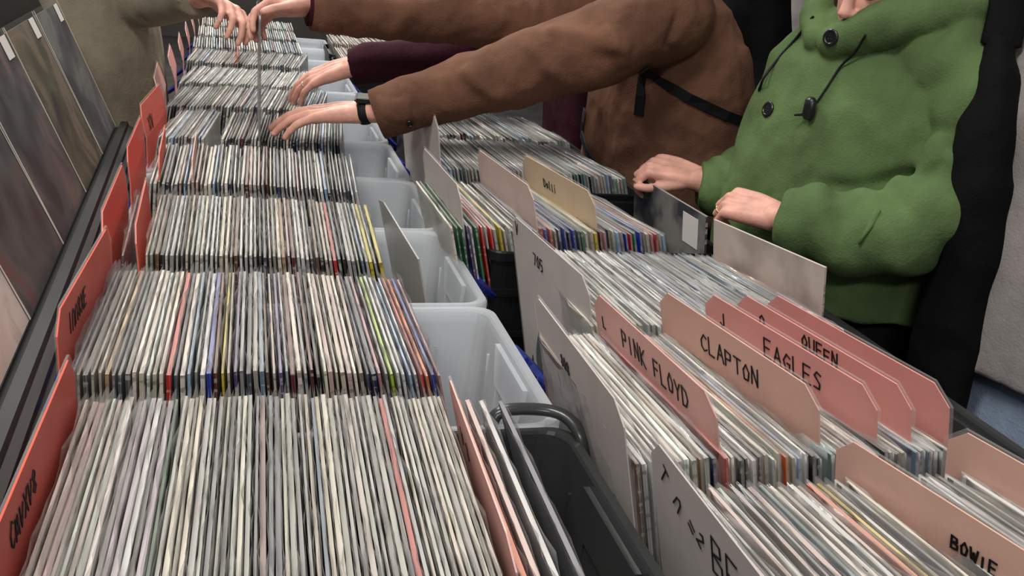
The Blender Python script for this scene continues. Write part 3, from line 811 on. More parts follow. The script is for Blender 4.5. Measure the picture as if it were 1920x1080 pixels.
# ---------------------------------------------------------------- people
def hand(bm, wrist, fwd, back, left=False, flex=((25, 20, 12),) * 4, spread=(7, 2, -3, -9), thumb=(28, 10), scale=1.0, tdrop=-.012):
    """five fingers and a palm as closed tubes; returns the hand's matrix"""
    f = Vector(fwd).normalized(); n = Vector(back); n = (n - f * n.dot(f)).normalized(); y = n.cross(f)
    M = Matrix(((f.x, y.x, n.x, wrist[0]), (f.y, y.y, n.y, wrist[1]), (f.z, y.z, n.z, wrist[2]), (0, 0, 0, 1))) @ Matrix.Scale(scale, 4)
    sg = -1 if left else 1
    def W(p): return M @ Vector((p[0], p[1] * sg, p[2]))
    kn = [(.094, .031, .003), (.098, .010, .005), (.094, -.012, .003), (.086, -.031, -.001)]
    ph = [(.043, .026, .020), (.048, .030, .021), (.044, .027, .020), (.034, .020, .018)]
    rr = [(.0098, .0086, .0074), (.0100, .0088, .0076), (.0096, .0084, .0072), (.0086, .0076, .0066)]
    joints = []
    for k in range(4):
        tube(bm, [W((-.012, kn[k][1] * .55, 0)), W((.035, kn[k][1] * .85, .002)), W((kn[k][0] * .8, kn[k][1], .001)), W((kn[k][0], kn[k][1], kn[k][2] - .002))],
             [(.0155 * scale, .019 * scale), (.0135 * scale, .0165 * scale), (.0115 * scale, .0125 * scale), .0108 * scale], n=12, k=3, up=n)
        p = Vector(kn[k]); a = 0.0; s = R(spread[k]); pts = [Vector(p)]
        for j in range(3):
            a += R(flex[k][j])
            d = Vector((math.cos(a) * math.cos(s), math.cos(a) * math.sin(s), -math.sin(a)))
            p = p + d * ph[k][j]; pts.append(Vector(p))
        fine, rad = [], []
        rs = [rr[k][0] * 1.06, rr[k][0], rr[k][1] * 1.02, rr[k][2]]
        for j in range(3):
            fine += [pts[j], pts[j].lerp(pts[j + 1], .5)]; rad += [rs[j], (rs[j] + rs[j + 1]) * .48]
        fine.append(pts[3]); rad.append(rs[3])
        tube(bm, [W(q) for q in fine], [r_ * scale for r_ in rad], n=12, k=2, up=n)
        joints.append([W(q) for q in pts])
    ellipsoid(bm, (0.05, 0, -.004), (.048, .036, .0135), M @ Matrix.Diagonal((1, sg, 1, 1)))
    # thumb: leaves the side of the palm near its base
    t0 = Vector((.018, .024, -.004)); a = R(thumb[0] + 18)
    t1 = t0 + Vector((math.cos(a) * .045, math.sin(a) * .045, tdrop)); a -= R(thumb[1])
    t2 = t1 + Vector((math.cos(a) * .034, math.sin(a) * .034, tdrop * .7)); a -= R(thumb[1] * 1.4)
    t3 = t2 + Vector((math.cos(a) * .026, math.sin(a) * .026, tdrop * .5))
    tube(bm, [W(t0), W(t0.lerp(t1, .5)), W(t1), W(t1.lerp(t2, .5)), W(t2), W(t2.lerp(t3, .6)), W(t3)], [v * scale for v in (.016, .0145, .0118, .0102, .0104, .0095, .0074)], n=12, k=2, up=n)
    return M, joints

def head(bm, c, fwd, s=1.0):
    """skull, jaw, nose, lips, ears; c is the centre of the head"""
    f = Vector(fwd).normalized(); l = Vector((0, 0, 1)).cross(f).normalized(); u = f.cross(l)
    M = Matrix(((f.x, l.x, u.x, c[0]), (f.y, l.y, u.y, c[1]), (f.z, l.z, u.z, c[2]), (0, 0, 0, 1))) @ Matrix.Scale(s, 4)
    ellipsoid(bm, (-.012, 0, .035), (.096, .076, .085), M)
    ellipsoid(bm, (.018, 0, -.030), (.066, .060, .075), M)
    ellipsoid(bm, (.055, 0, -.088), (.026, .032, .022), M)
    tube(bm, [M @ Vector((.078, 0, .022)), M @ Vector((.094, 0, -.010)), M @ Vector((.100, 0, -.022))], [.008 * s, .011 * s, .013 * s], n=10)
    for sy in (-1, 1):
        ellipsoid(bm, (.092, sy * .012, -.024), (.009, .008, .007), M)
        ellipsoid(bm, (-.008, sy * .077, .0), (.018, .008, .032), M)
        tube(bm, [M @ Vector((.080, sy * .012, .032)), M @ Vector((.066, sy * .050, .030))], [.007 * s, .006 * s], n=8)
    tube(bm, [M @ Vector((.066, -.024, -.054)), M @ Vector((.081, 0, -.050)), M @ Vector((.066, .024, -.054))], [.004 * s, .0062 * s, .004 * s], n=8, k=4)
    tube(bm, [M @ Vector((.064, -.021, -.063)), M @ Vector((.079, 0, -.064)), M @ Vector((.064, .021, -.063))], [.004 * s, .007 * s, .004 * s], n=8, k=4)
    return M

def eyes(M, root):
    for sy in (-1, 1):
        b = bmesh.new(); ellipsoid(b, (.066, sy * .030, .010), (.013, .013, .013), M, 14, 10)
        e = obj('eye', b, M_EYE, root, smooth=True)
        b = bmesh.new(); ellipsoid(b, (.0765, sy * .030, .0085), (.0035, .0058, .0058), M, 12, 8)
        obj('iris', b, M_BUTTON, e, smooth=True)
M_EYE = plain('eye_white', (200, 190, 180), rough=.2)

def hair(M, root, mat, long_=0.0, bun=False):
    b = bmesh.new()
    ellipsoid(b, (-.024, 0, .052), (.100, .086, .084), M)
    ellipsoid(b, (-.060, 0, .0), (.062, .080, .080), M)
    if long_:
        for sy in (-1, 1):
            tube(b, [M @ Vector((-.02, sy * .078, .03)), M @ Vector((-.02, sy * .085, -.05)), M @ Vector((.0, sy * .082, -.05 - long_))], [.022, .022, .012], n=10, k=3)
        tube(b, [M @ Vector((-.09, 0, .02)), M @ Vector((-.10, 0, -.08)), M @ Vector((-.09, 0, -.06 - long_))], [(.07, .03), (.07, .03), (.05, .02)], n=14, k=3)
    me = fuse(b, .006, 3)
    displace(me, rumple(40, .002, 3, (1, 1, .3)))
    obj('hair', me, mat, root, smooth=True)

def legs(root, hip, foot_z, spread, yaw, mat, shoe_mat, top=.98, rx=.13, ry=.18, drop=0.0):
    b = bmesh.new()
    ca, sa = math.cos(yaw), math.sin(yaw)
    def W(x, y, z): return Vector((hip[0] + x * ca - y * sa, hip[1] + x * sa + y * ca, z))
    torso(b, [((hip[0], hip[1], .80), rx * .95, ry * .95), ((hip[0], hip[1], .9), rx, ry), ((hip[0], hip[1], top), rx * .93, ry * .93)], yaw=yaw)
    for s in (-1, 1):
        tube(b, [W(0, s * .085, .86), W(.0, s * .095, .70), W(.01, s * .10, .48), W(-.01, s * .10, .28), W(-.01, s * .105, .07)], [.095, .086, .066, .062, .058], n=16, k=3, up=(1, 0, 0))
    me = fuse(b, .014, 5); displace(me, rumple(9, .004, 2, (1, 1, .7)))
    obj('trousers', me, mat, root, smooth=True)
    for s in (-1, 1):
        b = bmesh.new()
        tube(b, [W(-.06, s * .105, .045), W(.02, s * .105, .048), W(.11, s * .11, .038), (W(.17, s * .112, .028))], [(.038, .044), (.040, .046), (.045, .034), (.035, .024)], n=14, k=3)
        for v in b.verts:
            if v.co.z < .004: v.co.z = .0
        obj('shoe', b, shoe_mat, root, smooth=True)

def person(name_label, body_bm, voxel=.0036, smooth=3, mat=None):
    me = fuse(body_bm, voxel, smooth)
    o = obj('person', me, mat or M_SKIN, None, smooth=True)
    tag(o, name_label, 'person')
    return o

def garment(name, bm, mat, parent, voxel=.007, smooth=6, fns=()):
    me = fuse(bm, voxel, smooth)
    for fn in fns: displace(me, fn)
    return obj(name, me, mat, parent, smooth=True)

def bvh(o):
    me = o.data
    return BVHTree.FromPolygons([v.co.copy() for v in me.vertices], [tuple(p.vertices) for p in me.polygons])

def snap(tree, p, out=.001, via=None):
    """nearest point of a garment's surface"""
    loc, nrm, _i, _d = tree.find_nearest(Vector(p))
    return loc + nrm * out, nrm

def seen(tree, tgt, out=.002):
    """the garment's surface on the way from the buyer's side of the table to a point inside the garment"""
    d = (Vector(tgt) - EYE).normalized()
    loc, nrm, _i, _d = tree.ray_cast(EYE, d)
    if loc is None: return snap(tree, tgt, out)
    return loc + nrm * out, nrm

def cord_mat(name, c, sheen=.3, rough=.85):
    m, nt, b = new_mat(name)
    tc = nt.nodes.new('ShaderNodeTexCoord')
    n = N(nt, 'ShaderNodeTexNoise', Scale=7.0, Detail=6.0); nt.links.new(tc.outputs['Object'], n.inputs['Vector'])
    r = ramp(nt, [(.3, rgba(tuple(v * .82 for v in c))), (.55, rgba(c)), (.8, rgba(tuple(min(255, v * 1.16) for v in c)))], n.outputs[0])
    nt.links.new(r.outputs[0], b.inputs['Base Color'])
    b.inputs['Roughness'].default_value = rough; b.inputs['Specular IOR Level'].default_value = .15
    b.inputs['Sheen Weight'].default_value = sheen; b.inputs['Sheen Roughness'].default_value = .45
    b.inputs['Sheen Tint'].default_value = rgba(tuple(min(255, v * 1.5) for v in c))
    n2 = N(nt, 'ShaderNodeTexNoise', Scale=260.0, Detail=3.0); nt.links.new(tc.outputs['Object'], n2.inputs['Vector'])
    n3 = N(nt, 'ShaderNodeTexNoise', Scale=22.0, Detail=4.0); nt.links.new(tc.outputs['Object'], n3.inputs['Vector'])
    ad = N(nt, 'ShaderNodeMath', operation='ADD'); nt.links.new(n2.outputs[0], ad.inputs[0])
    mu = N(nt, 'ShaderNodeMath', operation='MULTIPLY'); mu.inputs[1].default_value = 3.0
    nt.links.new(n3.outputs[0], mu.inputs[0]); nt.links.new(mu.outputs[0], ad.inputs[1])
    bp = N(nt, 'ShaderNodeBump', Strength=.5, Distance=.0022); nt.links.new(ad.outputs[0], bp.inputs['Height']); nt.links.new(bp.outputs[0], b.inputs['Normal'])
    return m
M_BROWN = cord_mat('brown_corduroy', (114, 80, 63), .2)
M_MAROON = cord_mat('maroon_knit', (58, 24, 36), .15)
M_GREEN = cord_mat('green_cotton', (90, 112, 70), .1)
M_BEIGE = cord_mat('beige_fleece', (142, 132, 114), .2)
M_BLACKC = cord_mat('black_cloth', (9, 8, 9), .0)
M_GREYK = cord_mat('grey_knit', (150, 144, 142), .3)
M_DARKT = cord_mat('dark_trousers', (24, 23, 26), .05)
M_JEANS = cord_mat('blue_denim', (46, 56, 84), .1)
M_LJEANS = cord_mat('pale_denim', (150, 166, 190), .1)
M_SHOE = plain('black_shoe', (22, 20, 20), rough=.5)
M_HAIRB = plain('brown_hair', (64, 44, 32), rough=.5, var=.2, scale=60)
M_HAIRD = plain('dark_hair', (34, 27, 23), rough=.5, var=.2, scale=60)
M_BUTTON = plain('dark_button', (24, 24, 26), rough=.35, spec=.5)
M_STRAP = plain('black_webbing', (15, 15, 17), rough=.7)
M_GSTRAP = plain('grey_webbing', (70, 74, 80), rough=.8)

def disc_button(loc, nrm, r, parent, mat=None, name='button'):
    b = bmesh.new()
    q = Vector(nrm).to_track_quat('Z', 'Y').to_matrix().to_4x4()
    M = Matrix.Translation(loc) @ q
    rings = []
    for rr_, z in ((r, -.001), (r, .002), (r * .9, .0032), (r * .72, .0034), (r * .62, .0022), (r * .1, .0022)):
        rings.append([M @ Vector((math.cos(a) * rr_, math.sin(a) * rr_, z)) for a in [2 * math.pi * i / 20 for i in range(20)]])
    ring_loft(b, rings)
    for a in range(4):
        an = math.pi / 2 * a + .78
        ellipsoid(b, (math.cos(an) * r * .25, math.sin(an) * r * .25, .0022), (r * .08, r * .08, .0007), M, 8, 6)
    return obj(name, b, mat or M_BUTTON, parent, smooth=False)

def band(pts_n, wdt, thk, parent, mat, name):
    """a flat strap along points that carry their own surface normal"""
    b = bmesh.new(); rings = []
    P = [p for p, n_ in pts_n]
    for i, (p, n_) in enumerate(pts_n):
        t = (P[min(i + 1, len(P) - 1)] - P[max(i - 1, 0)]).normalized(); s = t.cross(n_).normalized()
        rings.append([p + s * wdt / 2, p + s * wdt / 2 + n_ * thk, p - s * wdt / 2 + n_ * thk, p - s * wdt / 2])
    ring_loft(b, rings); bmesh.ops.recalc_face_normals(b, faces=b.faces[:])
    return obj(name, b, mat, parent)

def ringband(c, axis, r, tube_r, parent, mat, name='ring', sx=1.0, wide=1.0):
    b = bmesh.new(); ax = Vector(axis).normalized(); q = ax.to_track_quat('Z', 'Y').to_matrix()
    rings = []
    for i in range(24):
        a = 2 * math.pi * i / 24; ctr = q @ Vector((math.cos(a) * r, math.sin(a) * r * sx, 0)); o_ = ctr.normalized()
        rings.append([Vector(c) + ctr + o_ * tube_r * math.cos(t) + ax * tube_r * wide * math.sin(t) for t in [2 * math.pi * j / 8 for j in range(8)]])
    vr = [[b.verts.new(p) for p in r_] for r_ in rings]
    for i in range(24):
        A, B = vr[i], vr[(i + 1) % 24]
        for j in range(8): b.faces.new((A[j], A[(j + 1) % 8], B[(j + 1) % 8], B[j]))
    return obj(name, b, mat, parent, smooth=True)

# ---- person in the brown corduroy jacket, leaning over the boxes with both arms out
WB = Vector((.236, 2.06, 1.150))
bm = bmesh.new()
Mh, jb = hand(bm, WB, (-.94, .30, -.14), (.10, -.12, 1), left=True, flex=((10, 16, 8), (12, 15, 8), (14, 17, 10), (17, 20, 10)), spread=(8, 2, -3, -10), thumb=(25, 8), scale=1.10)
tube(bm, [WB + Vector((-.012, .003, .002)), (.30, 2.03, 1.166), (.44, 1.998, 1.225), (.65, 1.96, 1.31), (.93, 1.99, 1.425)], [(.030, .022), (.032, .027), .040, .045, .055], n=14, k=3)
WR = Vector((.150, 2.228, 1.352))
hand(bm, (.138, 2.228, 1.352), (-.93, -.05, -.10), (.05, .5, 1), left=False, flex=((35, 35, 20), (38, 35, 20), (40, 36, 20), (42, 38, 22)), spread=(5, 1, -3, -7), thumb=(12, 14), scale=.97)
tube(bm, [(.140, 2.228, 1.352), (.28, 2.24, 1.35), (.48, 2.29, 1.352), (.70, 2.34, 1.36), (.93, 2.38, 1.42)], [(.028, .022), .030, .040, .044, .05], n=14, k=3)
torso(bm, [((1.05, 2.19, 1.15), .09, .12), ((.99, 2.19, 1.36), .09, .15), ((.95, 2.19, 1.46), .07, .12)], yaw=math.pi)
tube(bm, [(.955, 2.19, 1.45), (.90, 2.19, 1.56)], [.058, .054], n=14)
HM = head(bm, (.855, 2.19, 1.64), (-.86, 0, -.5))
brown = person('person in a brown corduroy jacket leaning over the boxes with both arms stretched out', bm, .0034)
eyes(HM, brown); hair(HM, brown, M_HAIRD)
bm = bmesh.new()
def slv(s, a): return 1 + .030 * math.sin(s * 30 + a * 1.0) * math.sin(math.pi * s) + .02 * math.sin(s * 17 - a * 2)
tube(bm, [(.283, 2.033, 1.157), (.345, 2.022, 1.184), (.442, 1.998, 1.225), (.597, 1.974, 1.284), (.764, 1.955, 1.355), (.90, 1.99, 1.420)], [.052, .056, .063, .075, .086, .105], n=28, k=5, mod=slv, rounded=False)
tube(bm, [(.150, 2.228, 1.352), (.281, 2.241, 1.349), (.48, 2.291, 1.353), (.695, 2.337, 1.356), (.90, 2.36, 1.42)], [.050, .054, .064, .078, .10], n=28, k=5, mod=slv, rounded=False)
ellipsoid(bm, (.905, 1.99, 1.415), (.10, .10, .095)); ellipsoid(bm, (.905, 2.36, 1.415), (.10, .10, .095))
torso(bm, [((1.07, 2.21, .93), .215, .27), ((1.06, 2.21, 1.03), .212, .268), ((1.035, 2.205, 1.18), .19, .26), ((1.01, 2.19, 1.32), .165, .245), ((.975, 2.19, 1.43), .13, .21), ((.945, 2.19, 1.495), .075, .10)], yaw=math.pi, n=40)
F = [[(.88, 1.86, 1.50), (.86, 1.88, 1.36), (.95, 1.93, 1.28), (-.008, .010)], [(.44, 1.93, 1.27), (.50, 1.90, 1.22)], [(.56, 1.90, 1.34), (.66, 1.87, 1.24)], [(.70, 1.88, 1.42), (.78, 1.85, 1.28)], [(.62, 1.93, 1.36), (.75, 1.86, 1.35)],
     [(1.10, 1.98, 1.35), (1.15, 2.0, 1.15)], [(1.0, 1.97, 1.3), (1.18, 2.05, 1.1)], [(.333, 1.95, 1.22), (.345, 1.98, 1.12), (-.006, .006)], [(.40, 1.95, 1.27), (.46, 1.93, 1.16), (.006, .016)]]
jk = garment('jacket', bm, M_BROWN, brown, .0065, 5, (rumple(9, .009, 4), rumple(20, .003, 8), folds(F, .013, .018)))
# cuff bands, cuff button, collar seam
b = bmesh.new(); tube(b, [(.272, 2.035, 1.152), (.335, 2.024, 1.180)], [.0555, .0585], n=32, rounded=False); c = obj('cuff', b, M_BROWN, jk, smooth=True)
b = bmesh.new(); tube(b, [(.138, 2.227, 1.3522), (.205, 2.234, 1.3508)], [.053, .056], n=32, rounded=False); c = obj('cuff', b, M_BROWN, jk, smooth=True)
b = bmesh.new(); tube(b, [(.130, 2.226, 1.3523), (.15, 2.229, 1.352)], [.044, .044], n=28, rounded=False); c = obj('shirt_cuff', b, M_MAROON, jk, smooth=True); c['label'] = 'dark maroon inner cuff'
tj = bvh(jk)
p, n_ = Vector((.333, 1.974, 1.150)), Vector((.1, -.85, -.35)).normalized()
disc_button(p + n_ * .004, n_, .008, jk)
legs(brown, (1.10, 2.19, 0), 0, .1, math.pi, M_DARKT, M_SHOE, top=1.0)
# watch
wt = ringband((.247, 2.052, 1.153), (.93, -.28, .2), .031, .0032, brown, M_STRAP, 'watch', .8, 3.6); wt['label'] = 'black wristwatch'
b = bmesh.new()
MW = Matrix.Translation((.243, 2.040, 1.184)) @ Vector((-.08, -.35, 1)).to_track_quat('Z', 'X').to_matrix().to_4x4()
vs, _ = box(b, -.017, .017, -.019, .019, -.004, .006); bmesh.ops.bevel(b, geom=b.edges[:], offset=.003, segments=2, affect='EDGES')
for v in b.verts: v.co = MW @ v.co
obj('watch_case', b, M_BUTTON, wt)
b = bmesh.new(); box(b, -.012, .012, -.013, .013, .0058, .0066, M=MW); obj('watch_face', b, plain('watch_glass', (120, 124, 118), rough=.15), wt)

# sling bag worn by that person
bag = empty('sling_bag', (1.2, 2.25, .8)); tag(bag, 'black webbing strap of a sling bag across the brown jacket', 'bag', None)
bag.location = (0, 0, 0)
line = [(.955, 2.21, 1.265), (.99, 2.195, 1.248), (1.03, 2.18, 1.228), (1.07, 2.165, 1.21), (1.11, 2.14, 1.195), (1.15, 2.11, 1.18), (1.19, 2.08, 1.17)]
band([seen(tj, q, .003) for q in line], .022, .004, bag, M_STRAP, 'strap')
band([seen(tj, q, .005) for q in [(.955, 2.22, 1.268), (.962, 2.22, 1.235), (.966, 2.22, 1.20), (.968, 2.22, 1.15)]], .026, .004, bag, M_STRAP, 'strap_end')
b = bmesh.new(); vs, _ = box(b, 1.285, 1.40, 2.08, 2.36, .86, 1.16); bmesh.ops.bevel(b, geom=b.edges[:], offset=.03, segments=3, affect='EDGES'); obj('pouch', b, M_STRAP, bag)
# grey strap hanging in front of the jacket
band([seen(tj, q, .004) for q in [(.812, 2.3, 1.148), (.828, 2.3, 1.115), (.850, 2.3, 1.08), (.872, 2.3, 1.03), (.89, 2.3, 1.0)]], .03, .004, bag, M_GSTRAP, 'shoulder_strap')

# ---- person in the maroon sweater behind
bm = bmesh.new()
WM = Vector((.252, 2.488, 1.186))
Mm, jm = hand(bm, WM, (-.80, .38, -.36), (-.28, -.30, 1), left=True, flex=((16, 20, 10), (18, 18, 10), (20, 20, 10), (22, 24, 12)), spread=(6, 1, -3, -8), thumb=(20, 8), scale=1.08)
tube(bm, [WM, (.32, 2.476, 1.205), (.46, 2.523, 1.217), (.72, 2.67, 1.26), (.98, 2.78, 1.38)], [(.031, .025), .033, .040, .045, .055], n=14, k=3)
tube(bm, [(1.06, 3.05, 1.38), (1.02, 3.14, 1.15), (.86, 3.05, 1.08), (.78, 3.0, 1.09)], [.05, .042, .034, .028], n=14, k=3)
hand(bm, (.78, 3.0, 1.09), (-.9, -.2, -.25), (0, 0, 1), left=False, scale=1.0)
torso(bm, [((1.10, 2.93, 1.15), .09, .12), ((1.07, 2.93, 1.36), .09, .15), ((1.05, 2.93, 1.46), .07, .12)], yaw=math.pi)
tube(bm, [(1.05, 2.93, 1.45), (1.02, 2.93, 1.57)], [.058, .054], n=14)
HM = head(bm, (.99, 2.93, 1.66), (-.92, 0, -.38))
mar = person('person in a dark maroon sweater reaching in with one ringed hand behind the brown jacket', bm, .0038)
eyes(HM, mar); hair(HM, mar, M_HAIRB)
bm = bmesh.new()
tube(bm, [(.268, 2.484, 1.190), (.317, 2.475, 1.205), (.464, 2.523, 1.217), (.724, 2.671, 1.262), (.98, 2.76, 1.38)], [.048, .049, .055, .066, .095], n=24, k=5, mod=slv, rounded=False)
tube(bm, [(.86, 3.05, 1.08), (1.0, 3.13, 1.15), (1.06, 3.05, 1.38)], [.05, .062, .09], n=24, k=5, mod=slv, rounded=False)
ellipsoid(bm, (.98, 2.76, 1.375), (.092, .092, .09)); ellipsoid(bm, (1.06, 3.05, 1.38), (.09, .09, .09))
torso(bm, [((1.12, 2.93, .90), .16, .22), ((1.12, 2.93, 1.02), .165, .225), ((1.11, 2.93, 1.18), .16, .225), ((1.08, 2.93, 1.32), .155, .235), ((1.06, 2.93, 1.43), .12, .20), ((1.05, 2.93, 1.49), .075, .09)], yaw=math.pi, n=36)
jk = garment('sweater', bm, M_MAROON, mar, .008, 5, (rumple(8, .006, 9),))
b = bmesh.new(); tube(b, [(.262, 2.486, 1.188), (.312, 2.476, 1.203)], [.047, .048], n=28, rounded=False); obj('cuff', b, M_MAROON, jk, smooth=True)
rp = jm[2][0].lerp(jm[2][1], .55); ringband(rp, jm[2][1] - jm[2][0], .0098, .0016, mar, M_SILVER)
legs(mar, (1.12, 2.93, 0), 0, .1, math.pi, M_DARKT, M_SHOE, top=.98)
# ---- person in the green hooded coat
GX, GY = 1.125, 1.51
bm = bmesh.new()
WL = Vector((.880, 1.392, 1.130))
Ml, jl = hand(bm, WL, (-.50, .86, .03), (-.45, -.35, 1), left=True, flex=((48, 48, 26), (50, 48, 26), (54, 50, 28), (58, 50, 28)), spread=(5, 1, -2, -6), thumb=(14, 12), scale=.92)
tube(bm, [WL, (.915, 1.33, 1.132), (1.0, 1.29, 1.15), (1.14, 1.27, 1.22), (1.17, 1.30, 1.38)], [(.027, .022), .029, .036, .04, .045], n=14, k=3)
WR2 = Vector((.888, 1.722, 1.114))
hand(bm, WR2, (-.88, .45, .16), (-.25, -.45, 1), left=False, flex=((58, 50, 28), (60, 50, 28), (62, 52, 28), (64, 54, 30)), spread=(5, 1, -2, -6), thumb=(10, 12), scale=.92)
tube(bm, [WR2, (.94, 1.70, 1.10), (1.05, 1.72, 1.14), (1.16, 1.71, 1.25), (1.15, 1.70, 1.38)], [(.027, .022), .029, .036, .04, .045], n=14, k=3)
torso(bm, [((GX, GY, 1.1), .08, .11), ((GX, GY, 1.34), .08, .15), ((GX - .01, GY, 1.43), .06, .10)], yaw=math.pi)
tube(bm, [(GX - .015, GY, 1.40), (GX - .05, GY, 1.52)], [.052, .050], n=14)
HM = head(bm, (GX - .066, GY - .024, 1.524), (-.88, -.36, -.34), .96)
green = person('person in a green hooded coat flipping through records with both hands', bm, .0034)
eyes(HM, green); hair(HM, green, M_HAIRB, .10)
b = bmesh.new(); tube(b, [HM @ Vector((.0675, -.020, -.0585)), HM @ Vector((.0842, 0, -.0575)), HM @ Vector((.0675, .020, -.0585))], [.0025, .0045, .0025], n=8, k=4); obj('lips', b, plain('lips', (170, 84, 80), rough=.4), green, smooth=True)
def slg(s, a): return 1 + .10 * math.sin(s * 38 + .9 * math.sin(a) + a) * (1 if s < .75 else .4) + .03 * math.sin(s * 23 - 2 * a)
bm = bmesh.new()
tube(bm, [(.893, 1.372, 1.130), (.935, 1.335, 1.130), (1.004, 1.282, 1.136), (1.082, 1.252, 1.170), (1.150, 1.272, 1.26), (1.165, 1.32, 1.37), (1.135, 1.38, 1.42)], [.052, .062, .070, .075, .078, .085, .085], n=30, k=6, mod=slg, rounded=False)
tube(bm, [(.905, 1.715, 1.098), (.955, 1.70, 1.104), (1.05, 1.72, 1.145), (1.15, 1.715, 1.25), (1.15, 1.69, 1.37), (1.13, 1.64, 1.42)], [.048, .056, .066, .072, .080, .085], n=30, k=5, mod=slg, rounded=False)
ellipsoid(bm, (1.135, 1.38, 1.405), (.085, .085, .08)); ellipsoid(bm, (1.13, 1.64, 1.405), (.085, .085, .08))
torso(bm, [((GX - .02, GY, .965), .180, .24), ((GX - .025, GY, 1.03), .183, .238), ((GX - .02, GY, 1.15), .176, .228), ((GX - .005, GY, 1.28), .165, .232), ((GX, GY, 1.38), .145, .212), ((GX - .005, GY, 1.445), .105, .155), ((GX - .012, GY, 1.480), .075, .09)], yaw=math.pi + .35, n=44)
# hood lying on the shoulders
tube(bm, [(GX - .135, GY - .025, 1.418), (GX - .085, GY - .105, 1.466), (GX + .02, GY - .145, 1.500), (GX + .12, GY - .10, 1.505), (GX + .155, GY, 1.50), (GX + .12, GY + .10, 1.505), (GX + .02, GY + .145, 1.500), (GX - .085, GY + .105, 1.466), (GX - .135, GY + .015, 1.418)],
     [(.024, .024), (.034, .034), (.045, .042), (.06, .05), (.065, .05), (.06, .05), (.045, .042), (.034, .034), (.024, .024)], n=16, k=4)
F = [[(.90, 1.44, 1.40), (.93, 1.50, 1.00), (-.005, .006)], [(.93, 1.36, 1.40), (.96, 1.40, 1.15)], [(1.0, 1.30, 1.36), (1.02, 1.27, 1.18)], [(1.04, 1.28, 1.40), (1.10, 1.26, 1.22)], [(.93, 1.41, 1.185), (1.0, 1.33, 1.20), (1.06, 1.29, 1.235), (-.022, .013)], [(.95, 1.33, 1.20), (.965, 1.28, 1.09), (-.012, .009)], [(1.01, 1.30, 1.21), (1.02, 1.22, 1.10), (-.012, .009)], [(1.06, 1.27, 1.23), (1.09, 1.19, 1.12), (-.012, .010)],
     [(.90, 1.45, 1.33), (.88, 1.58, 1.12), (.007, .03)], [(.93, 1.62, 1.40), (.90, 1.66, 1.2), (.007, .025)], [(1.0, 1.31, 1.44), (.95, 1.40, 1.36), (-.006, .009)], [(.95, 1.38, 1.36), (.93, 1.50, 1.375), (-.006, .008)],
     [(1.10, 1.22, 1.33), (1.06, 1.25, 1.24), (-.014, .012)], [(1.14, 1.21, 1.27), (1.08, 1.22, 1.18), (.012, .016)]]
coat = garment('coat', bm, M_GREEN, green, .0065, 4, (rumple(6, .012, 21, (1, 1, .6)), rumple(15, .005, 33, (1, 1, .7)), folds(F, .013, .018)))
tg = bvh(coat)
def at_px(p): return seen(tg, p)
p, n_ = seen(tg, (1.05, 1.582, 1.423)); disc_button(p, n_, .0145, coat)
p, n_ = seen(tg, (1.05, 1.751, 1.257)); disc_button(p, n_, .0145, coat)
pts = [seen(tg, q, .004) for q in [(1.05, 1.478, 1.440), (1.05, 1.50, 1.41), (1.05, 1.53, 1.375), (1.05, 1.56, 1.33), (1.05, 1.59, 1.288)]]
P0 = EYE
b = bmesh.new(); tube(b, [p for p, _n in pts], [.0022] * 5, n=8, k=4); ds = obj('drawstring', b, M_STRAP, coat, smooth=True)
p, n_ = pts[-1]
b = bmesh.new(); tube(b, [p + Vector((0, 0, .012)) + n_ * .008, p + Vector((0, 0, -.016)) + n_ * .008], [(.0125, .009), (.0135, .010)], n=14); obj('toggle', b, M_BUTTON, ds, smooth=True)
b = bmesh.new(); tube(b, [p + Vector((0, 0, -.012)) + n_ * .008, p + Vector((-.016, .014, -.018)) + n_ * .01], [.003, .002], n=8); obj('cord_end', b, M_STRAP, ds, smooth=True)
# front edge cord on the far side and hem of the placket
pts = [seen(tg, q, .002) for q in [(1.05, 1.655, 1.452), (1.05, 1.70, 1.405), (1.05, 1.76, 1.35), (1.05, 1.80, 1.29), (1.05, 1.85, 1.23)]]
b = bmesh.new(); tube(b, [q for q, _n in pts], [.0028] * 5, n=8, k=3); obj('piping', b, M_STRAP, coat, smooth=True)
pts = [seen(tg, q, .001) for q in [(1.02, 1.30, 1.17), (1.02, 1.31, 1.14), (1.02, 1.325, 1.105)]]
b = bmesh.new(); tube(b, [q for q, _n in pts], [(.006, .003)] * 3, n=8, k=2); obj('pocket_welt', b, M_GREEN, coat, smooth=True)
rp = jl[2][0].lerp(jl[2][1], .5); ringband(rp, jl[2][1] - jl[2][0], .0092, .0017, green, M_STEEL)
legs(green, (GX, GY, 0), 0, .1, math.pi, M_DARKT, M_SHOE, top=1.02, rx=.15, ry=.2)

# ---- person in a beige coat at the far left, lifting the record
BX, BY = -.42, 2.86
bm = bmesh.new()
WBG = Vector((-.095, 2.47, 1.335))
hand(bm, WBG, (.62, -.74, -.16), (.30, .35, 1), left=False, flex=((30, 34, 18), (34, 34, 18), (38, 36, 18), (42, 36, 20)), spread=(6, 1, -3, -8), thumb=(22, 10), scale=1.0)
tube(bm, [WBG, (-.14, 2.54, 1.325), (-.24, 2.66, 1.30), (-.33, 2.72, 1.30), (-.38, 2.70, 1.42)], [(.029, .023), .031, .04, .045, .05], n=14, k=3)
tube(bm, [(-.44, 3.08, 1.42), (-.48, 3.14, 1.18), (-.44, 3.13, .96)], [.05, .04, .03], n=14, k=3)
hand(bm, (-.44, 3.13, .96), (.1, 0, -1), (0, 1, 0), left=True, scale=1.0)
torso(bm, [((BX, BY, 1.1), .09, .12), ((BX, BY, 1.36), .09, .15), ((BX, BY, 1.47), .06, .11)], yaw=0)
